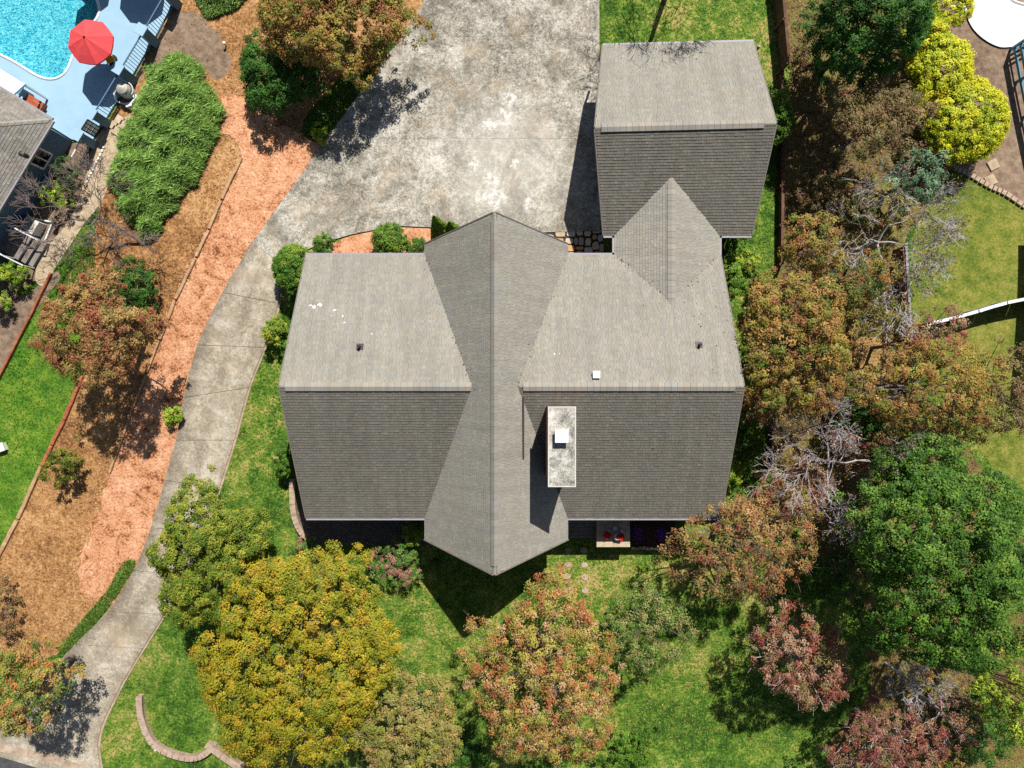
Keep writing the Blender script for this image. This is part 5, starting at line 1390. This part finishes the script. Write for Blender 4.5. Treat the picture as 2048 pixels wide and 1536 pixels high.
# --- left side
plant('rust_tree', 'broad rust coloured tree on the brown bank at the left', 'tree', 196, 662, 108, 110, 5.2, 1.2, 'rust', .13, .26, 1.6, 60, .4, 20, 'bark_grey', 60, 'trees on the left bank', amp=.22)
plant('dark_shrub', 'round dark green shrub above the rust coloured tree', 'shrub', 262, 582, 62, 62, 2.4, .1, 'dkgreen', .11, .2, 1.0, 60, .6, 10, group='shrubs on the left bank')
plant('autumn_tree', 'mixed green and orange tree at the lower left edge', 'tree', 55, 1370, 88, 96, 5.0, .8, 'mixed', .14, .27, 1.3, 52, .35, 20, 'bark_grey', 60, 'trees on the left bank', amp=.28)
plant('brown_shrub', 'brown dry shrub at the left edge above the autumn tree', 'shrub', 8, 1215, 26, 62, 2.2, .1, 'brown', .12, .2, .6, 40, .3, 10, 'bark_grey', 20, 'shrubs on the left bank', amp=.3)
plant('berry_shrub', 'upright dark shrub with red berries beside the left lawn edging', 'shrub', 130, 930, 36, 40, 2.3, .1, 'olive', .12, .18, .9, 46, .35, 12, group='shrubs on the left bank', amp=.3, bright=.8)
plant('small_shrub', 'small yellow green shrub touching the driveway edge', 'shrub', 347, 832, 20, 19, .9, .05, 'lime', .10, .14, 1.2, 50, .5, 5, group='shrubs on the left bank')
plant('autumn_tree', 'large orange and gold tree at the top beside the court', 'tree', 668, 46, 162, 112, 4.2, .4, 'amber', .14, .30, 2.0, 66, .45, 22, 'bark_grey', 40, 'trees at the top', amp=.2)
plant('dark_evergreen', 'dark green evergreen below the orange and gold tree', 'tree', 558, 150, 84, 76, 2.9, .2, 'dkgreen', .14, .26, 2.0, 60, .5, 12, group='trees at the top', amp=.24)
plant('small_shrub', 'small bright green clump at the driveway below the dark evergreen', 'shrub', 640, 268, 18, 22, .7, .05, 'lime', .12, .14, 1.0, 40, .4, 5, narrow=.3)
plant('round_shrub', 'bright green round shrub beside the entrance steps', 'shrub', 28, 548, 30, 22, 1.5, .1, 'lime', .11, .17, 1.1, 56, .6, 6, group='shrubs by the blue house')
plant('round_shrub', 'bright green shrub cut by the left edge below the entrance steps', 'shrub', 2, 606, 20, 22, 1.3, .1, 'lime', .11, .17, 1.1, 56, .6, 6, group='shrubs by the blue house')
plant('leafy_shrub', 'yellow green leafy shrub against the shaded blue wall', 'shrub', 118, 392, 32, 26, 1.7, .1, 'lime', .15, .18, .7, 40, .4, 8, group='shrubs by the blue house', narrow=.35)
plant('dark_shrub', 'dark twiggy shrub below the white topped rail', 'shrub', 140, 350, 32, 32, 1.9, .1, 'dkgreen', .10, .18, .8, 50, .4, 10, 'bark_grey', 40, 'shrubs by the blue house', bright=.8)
bt, tips = bare_tree('bare_grey_tree', 'bare grey tree with long limbs reaching towards the blue house', 140, 440, 190, 5.0, 'bark_grey', 6, .5, 'trees on the left bank', 21, base_px=(292, 492), lean=(-1.6, 1.1), thick=.8)

# --- shrubs around the house
plant('round_shrub', 'big round green shrub at the upper left house corner', 'shrub', 592, 540, 42, 50, 2.3, .1, 'bushgreen', .11, .18, 1.8, 70, .8, 8, group=HB, amp=.05)
plant('round_shrub', 'small bluish green shrub right of the big corner shrub', 'shrub', 648, 490, 21, 22, 1.5, .1, 'green', .09, .14, 1.2, 60, .6, 6, group=HB)
plant('round_shrub', 'round flowering green shrub in the orange clay bed', 'shrub', 781, 480, 35, 34, 1.8, .1, 'bushgreen', .10, .16, 1.2, 60, .65, 8, group=HB, amp=.06)
plant('round_shrub', 'small dark green shrub right of the flowering one', 'shrub', 832, 496, 22, 20, 1.2, .1, 'green', .09, .14, 1.2, 60, .6, 6, group=HB)
def cone_shrub(label, bpx, h, r, pal, n, seed):
    rng = np.random.default_rng(seed); base = G(*bpx); t = thing('conical_evergreen', base, label, 'shrub', HB)
    f = 1 - np.sqrt(rng.random(n)); a = rng.uniform(0, 2 * math.pi, n); rr = r * (1 - f) ** .8 * (.82 + .2 * rng.random(n)) * (1 + .10 * np.sin(a * 5 + f * 14))
    Q = np.stack([base[0] + rr * np.cos(a), base[1] + rr * np.sin(a), base[2] + .08 + f * h], 1)
    Nn = np.stack([np.cos(a), np.sin(a), np.full(n, .45)], 1) + rng.normal(0, .35, (n, 3)); T = np.stack([np.cos(a) * .3, np.sin(a) * .3, np.ones(n)], 1) + rng.normal(0, .3, (n, 3))
    P = PAL[pal]; leaf_obj('foliage', leaf_arrays(Q, Nn, T, .12 * rng.uniform(.7, 1.3, n), .05 * rng.uniform(.8, 1.2, n)), P[rng.integers(0, len(P), n)] * rng.uniform(.75, 1.2, (n, 1)), M['leaf'], t, kind='stuff')
    MB().tube([base, base + [0, 0, h * .9]], [.06, .015], 6).build('stem', M['bark'], t)
cone_shrub('tall pointed evergreen at the left of the main gable', (884, 468), 4.2, .55, 'bushgreen', 9000, 5)
cone_shrub('shorter pointed evergreen touching the main gable eave', (909, 470), 3.2, .5, 'bushgreen', 7000, 6)
plant('rangy_shrub', 'loose yellow green shrub between drive and left house wall', 'shrub', 550, 662, 22, 34, 1.7, .1, 'lime', .12, .16, .9, 46, .4, 8, group=HB, bright=.8)
plant('round_shrub', 'dark green shrub at the left wall near the lower corner', 'shrub', 572, 918, 19, 38, 1.6, .1, 'green', .11, .16, 1.0, 52, .5, 8, group=HB)
plant('round_shrub', 'bright green round shrub under the left eave of the main gable', 'shrub', 827, 1067, 22, 24, 1.5, .1, 'lime', .12, .16, 1.0, 52, .5, 8, group=HB, bright=.8)
plant('azalea', 'wide azalea with pink buds below the main gable eave', 'shrub', 792, 1130, 68, 46, 1.7, .1, 'azalea', .15, .2, .8, 50, .35, 12, group=HB, narrow=.3, amp=.25)
plant('low_shrub', 'low pale green shrub at the end of the curved retaining wall', 'shrub', 610, 1092, 22, 18, .9, .05, 'azalea', .12, .15, .9, 40, .4, 6, group=HB)
plant('fern_shrub', 'small shrub in the gable shade on the front lawn', 'shrub', 872, 1130, 14, 12, .6, .03, 'green', .10, .13, .9, 40, .4, 4, group=HB)
plant('tall_shrub', 'narrow green shrub along the right garage wall', 'shrub', 1556, 240, 22, 58, 2.6, .1, 'bushgreen', .11, .18, 1.0, 56, .6, 8, group=HB)
plant('dark_shrub', 'dark shrub in the corner between garage and connector', 'shrub', 1466, 492, 26, 24, 1.6, .1, 'green', .12, .18, .9, 46, .4, 8, group=HB)
plant('loose_shrub', 'yellow green shrub below the right garage corner', 'shrub', 1494, 520, 28, 20, 1.3, .1, 'lime', .11, .17, .9, 46, .4, 6, group=HB, bright=.9)
plant('loose_shrub', 'bright green shrub along the right house wall', 'shrub', 1462, 556, 24, 40, 1.8, .1, 'bushgreen', .12, .18, 1.0, 50, .4, 8, group=HB)
plant('loose_shrub', 'green shrub at the right wall under the amber tree', 'shrub', 1480, 850, 22, 36, 1.5, .1, 'bushgreen', .12, .18, .7, 46, .4, 6, group=HB, bright=.8)
plant('loose_shrub', 'dark green shrub at the right wall beside the short fence', 'shrub', 1500, 895, 20, 28, 1.3, .1, 'green', .11, .17, .8, 46, .4, 6, group=HB, bright=.8)
plant('loose_shrub', 'light green shrub at the lower right house corner', 'shrub', 1466, 950, 18, 26, 1.2, .1, 'lime', .11, .16, .9, 46, .4, 6, group=HB, bright=.8)
for i, (px, py, lab) in enumerate(((1214, 1070, 'red flowering plant left on the entry platform'), (1240, 1073, 'red flowering plant right on the entry platform'))):
    p = W(px, py, 2.05); rng = np.random.default_rng(60 + i); n = 260
    t = thing('flower_plant', p - [0, 0, .16], lab, 'plant')
    Q = p + unit(rng.normal(0, 1, (n, 3))) * rng.random((n, 1)) ** .5 * [.22, .2, .14] + [0, 0, .08]
    leaf_obj('blooms', leaf_arrays(Q, rng.normal(0, .5, (n, 3)) + [0, 0, 1], rng.normal(0, 1, (n, 3)), np.full(n, .10), np.full(n, .05)), PAL['redflower'][rng.integers(0, 3, n)], M['leaf'], t, kind='stuff')
    MB().tube([p - [0, 0, .16], p], [.05, .09], 8).build('stems', M['bark'], t)
for i, (px, py, lab) in enumerate(((1275, 1067, 'smaller purple flower clump in the shaded bed'), (1322, 1067, 'larger purple flower clump in the shaded bed'))):
    p = W(px, py, .52); rng = np.random.default_rng(70 + i); n = 200 + 80 * i
    t = thing('purple_flowers', (p[0], p[1], .34), lab, 'plant')
    Q = p + rng.normal(0, 1, (n, 3)) * [.16, .2, .05]
    leaf_obj('blooms', leaf_arrays(Q, rng.normal(0, .4, (n, 3)) + [0, 0, 1], rng.normal(0, 1, (n, 3)), np.full(n, .07), np.full(n, .06)), PAL['purple'][rng.integers(0, 3, n)], M['leaf'], t, kind='stuff')
    leaf_obj('foliage', leaf_arrays(Q - [0, 0, .1], rng.normal(0, .5, (n, 3)) + [0, 0, 1], rng.normal(0, 1, (n, 3)), np.full(n, .10), np.full(n, .04)), PAL['dkgreen'][rng.integers(0, 4, n)], M['leaf'], t, kind='stuff')

# --- ground covers made of long sprays
def sprays(name, label, cat, px, dirn, n, h, L, wd, pal, jit=.08, group=None, parent=None, bright=1.0):
    poly = outline(px, True, jit=jit); rng = np.random.default_rng(n)
    x0, y0 = poly.min(0); x1, y1 = poly.max(0)
    X = rng.uniform(x0, x1, n * 3); Y = rng.uniform(y0, y1, n * 3); ok = inside(poly, X, Y); X, Y = X[ok][:n], Y[ok][:n]; m_ = len(X)
    cen = poly.mean(0); dist = np.array([np.min(np.hypot(poly[:, 0] - a, poly[:, 1] - b)) for a, b in zip(X, Y)])
    bump_ = np.array([mnoise.noise(Vector((a * 1.3, b * 1.3, 0))) for a, b in zip(X, Y)])
    Z = gz(X, Y) + (h * np.minimum(1, dist / .8) ** .6) * (.55 + .45 * rng.random(m_) ** .5) * (1 + .6 * bump_) + .03
    d = np.array(dirn); T = np.column_stack([d[0] + rng.normal(0, .45, m_), d[1] + rng.normal(0, .45, m_), rng.uniform(.05, .7, m_)])
    P = PAL[pal]; idx = rng.integers(0, len(P), m_)
    col = P[idx] * rng.uniform(.55, 1.4, (m_, 1)) * (1 + .18 * bump_)[:, None] * bright
    t = thing(name, (cen[0], cen[1], float(gz(*cen))), label, cat, group)
    lg = L * rng.uniform(.6, 1.3, m_)
    leaf_obj('foliage', leaf_arrays(np.column_stack([X, Y, Z]), rng.normal(0, .5, (m_, 3)) + [0, 0, 1], T, lg, np.full(m_, wd)), col, M['leaf'], t, kind='stuff')
    w = MB()
    for i in range(14):
        j = rng.integers(0, m_); p = np.array([X[j], Y[j], float(gz(X[j], Y[j]))]); w.tube([p, p + [.1, .1, h * .4], p + [.25 * d[0], .25 * d[1], h * .7]], [.02, .015, .008], 4, False)
    w.build('stems', M['bark'], t)
    return t
sprays('juniper', 'broad spreading green juniper mass below the pool filter', 'shrub', [(345, 112), (395, 128), (428, 170), (445, 230), (432, 300), (395, 365), (350, 420), (318, 468), (275, 455), (240, 410), (226, 350), (245, 290), (272, 220), (295, 165), (312, 130)], (.85, .5), 30000, 1.05, .52, .038, 'juniper', .55, bright=1.25)
sprays('juniper', 'small juniper at the top edge beside the brown bank', 'shrub', [(395, -30), (500, -30), (492, 0), (460, 25), (425, 34), (402, 18)], (.5, .5), 5000, .7, .36, .045, 'juniper', .2)
sprays('ground_ivy', 'shaded green verge between driveway and dark evergreen', 'ground cover', [(606, 262), (640, 284), (700, 214), (762, 128), (804, 72), (780, 60), (720, 110), (660, 180), (620, 225)], (.2, .3), 7000, .22, .16, .06, 'green', .1)
sprays('border_grass', 'strip of dark green border grass along the lower driveway', 'grass', [(270, 1118), (266, 1142), (228, 1200), (180, 1258), (135, 1302), (122, 1296), (165, 1240), (212, 1184), (245, 1130)], (.2, .3), 5000, .28, .26, .03, 'green', .05)
sprays('weeds', 'thin green weeds growing between path and bank', 'weeds', [(150, 500), (185, 480), (190, 540), (160, 590), (125, 600), (118, 560)], (.2, .3), 1800, .12, .2, .03, 'green', .2)

# --- uncountable ground cover: grass blades, fallen leaves, straw
def scatter(name, label, n, region, avoid, pal, L, wd, flat_, seed, dens=None, zoff=.012):
    rng = np.random.default_rng(seed)
    x0, x1, y0, y1 = region; X = rng.uniform(x0, x1, n); Y = rng.uniform(y0, y1, n); k = np.ones(n, bool)
    for p in avoid: k &= ~inside(p, X, Y)
    if dens is not None: k &= dens(X, Y, rng)
    X, Y = X[k], Y[k]; m_ = len(X); Z = gz(X, Y) + zoff + L * .3 * (1 - flat_)
    T = rng.normal(0, 1, (m_, 3)) * [1, 1, .3] + [0, 0, (1 - flat_) * .9]
    P = PAL[pal]; V = leaf_arrays(np.column_stack([X, Y, Z]), rng.normal(0, .35, (m_, 3)) + [0, 0, 1], T, L * rng.uniform(.6, 1.4, m_), np.full(m_, wd))
    fld = np.array([mnoise.noise(Vector((a * .5, b * .5, 5))) for a, b in zip(X, Y)])
    idx = np.clip((fld * .8 + .5 + rng.normal(0, .2, m_)) * len(P), 0, len(P) - 1).astype(int)
    leaf_obj(name, V, P[idx] * rng.uniform(.75, 1.25, (m_, 1)), M['grassblade'], label=label, kind='stuff', cat=name.replace('_', ' '))
PAL['grass'] = np.array([s2l(c) for c in ((62, 100, 28), (80, 120, 34), (98, 134, 42), (122, 146, 54), (156, 156, 82))])
PAL['straw'] = np.array([s2l(c) for c in ((150, 100, 60), (176, 126, 78), (196, 148, 98), (128, 84, 50))])
PAL['fallen'] = np.array([s2l(c) for c in ((150, 104, 62), (176, 132, 80), (120, 84, 52), (190, 150, 104), (158, 128, 62))])
HOUSE_XY = np.array([(xWe, yN), (xEe, yN), (xEe, yS), (xWe, yS)]); GAR_XY = np.array([p[:2] for p in (gNW, gNE, gSE, gSW)])
allp = [DRY_R, STRAW, DRIVE, LITTER, MULCH_L, MULCH_H, MULCH_TL, MULCH_R, PATH_L, DECK, RDECK, HOUSE_XY, GAR_XY, STREET, BED_N, BED_S]
scatter('grass_blades', 'short lawn grass around the house and next door', 180000, (-29, 29, -22, 22), allp, 'grass', .13, .035, .5, 91)
scatter('pine_needles', 'loose brown pine straw on the left bank', 60000, (-29, -6, -20, 22), [DRIVE, DECK, LUSH_L, MULCH_TL], 'straw', .16, .014, .95, 92, lambda X, Y, r: inside(STRAW, X, Y) & (~inside(CLAY, X + r.normal(0, .35, len(X)), Y + r.normal(0, .35, len(X))) | (r.random(len(X)) < .06)), .045)
scatter('fallen_leaves', 'fallen brown leaves under the trees on the right', 60000, (12, 30, -22, 22), [MULCH_R], 'fallen', .11, .07, .8, 93, lambda X, Y, r: inside(LITTER, X, Y))
scatter('clay_debris', 'dark twigs and straw lying on the bare clay', 2600, (-24, -6, -20, 18), [DRIVE], 'brown', .2, .02, .95, 94, lambda X, Y, r: inside(CLAY, X, Y), .07)
PAL['claybits'] = np.array([s2l(c) for c in ((206, 146, 104), (218, 166, 126), (190, 130, 90))])
scatter('clay_crumbs', 'crumbs of orange clay strewn over the edge of the straw', 90000, (-25, -6, -20, 18), [DRIVE], 'claybits', .12, .09, .95, 97, lambda X, Y, r: inside(STRAW, X, Y) & ~inside(CLAY, X, Y) & inside(CLAY, X + r.normal(0, .4, len(X)), Y + r.normal(0, .4, len(X))), .03)
scatter('bank_leaves', 'scattered fallen leaves on the left bank', 5000, (-29, -6, -20, 22), [DRIVE, DECK, LUSH_L], 'fallen', .10, .06, .85, 96, lambda X, Y, r: inside(STRAW, X, Y), .03)
scatter('lawn_leaves', 'scattered fallen leaves on the front lawn', 5200, (-14, 20, -21, -7), [DRIVE, LITTER], 'orange', .09, .06, .85, 95)

# leaves caught in the roof valleys and along the ridges near the trees
def roof_litter(n, seed):
    rng = np.random.default_rng(seed); Q = []
    while len(Q) < n:
        k = rng.integers(0, 4)
        if k < 2:
            y = rng.uniform(yS + .3, yN - .3); xv = hm - (z_wing(0, y) - ZE) / TM; x = xM + (xv if k else -xv) + rng.normal(0, .12)
        elif k == 2:
            y = rng.uniform(yN - 2.0, yN); x = xC + rng.choice([-1, 1]) * (hc - (z_wing(0, y) - ZE) / TC) + rng.normal(0, .1)
        else:
            x = xEe - abs(rng.normal(0, 1.6)); y = rng.uniform(yS, yN)
        z = max(z_wing(x, y), z_main(x, y), z_conn(x, y) if y > yN - 3 else -9); Q.append((x, y, z + .05))
    Q = np.array(Q); P = PAL['fallen']
    leaf_obj('roof_leaves', leaf_arrays(Q, rng.normal(0, .3, (n, 3)) + [0, 0, 1], rng.normal(0, 1, (n, 3)), .09 * rng.uniform(.6, 1.3, n), np.full(n, .05)), P[rng.integers(0, len(P), n)] * rng.uniform(.6, 1.1, (n, 1)), M['leaf'], label='dry leaves caught in the roof valleys', kind='stuff', cat='leaves')
roof_litter(150, 3)
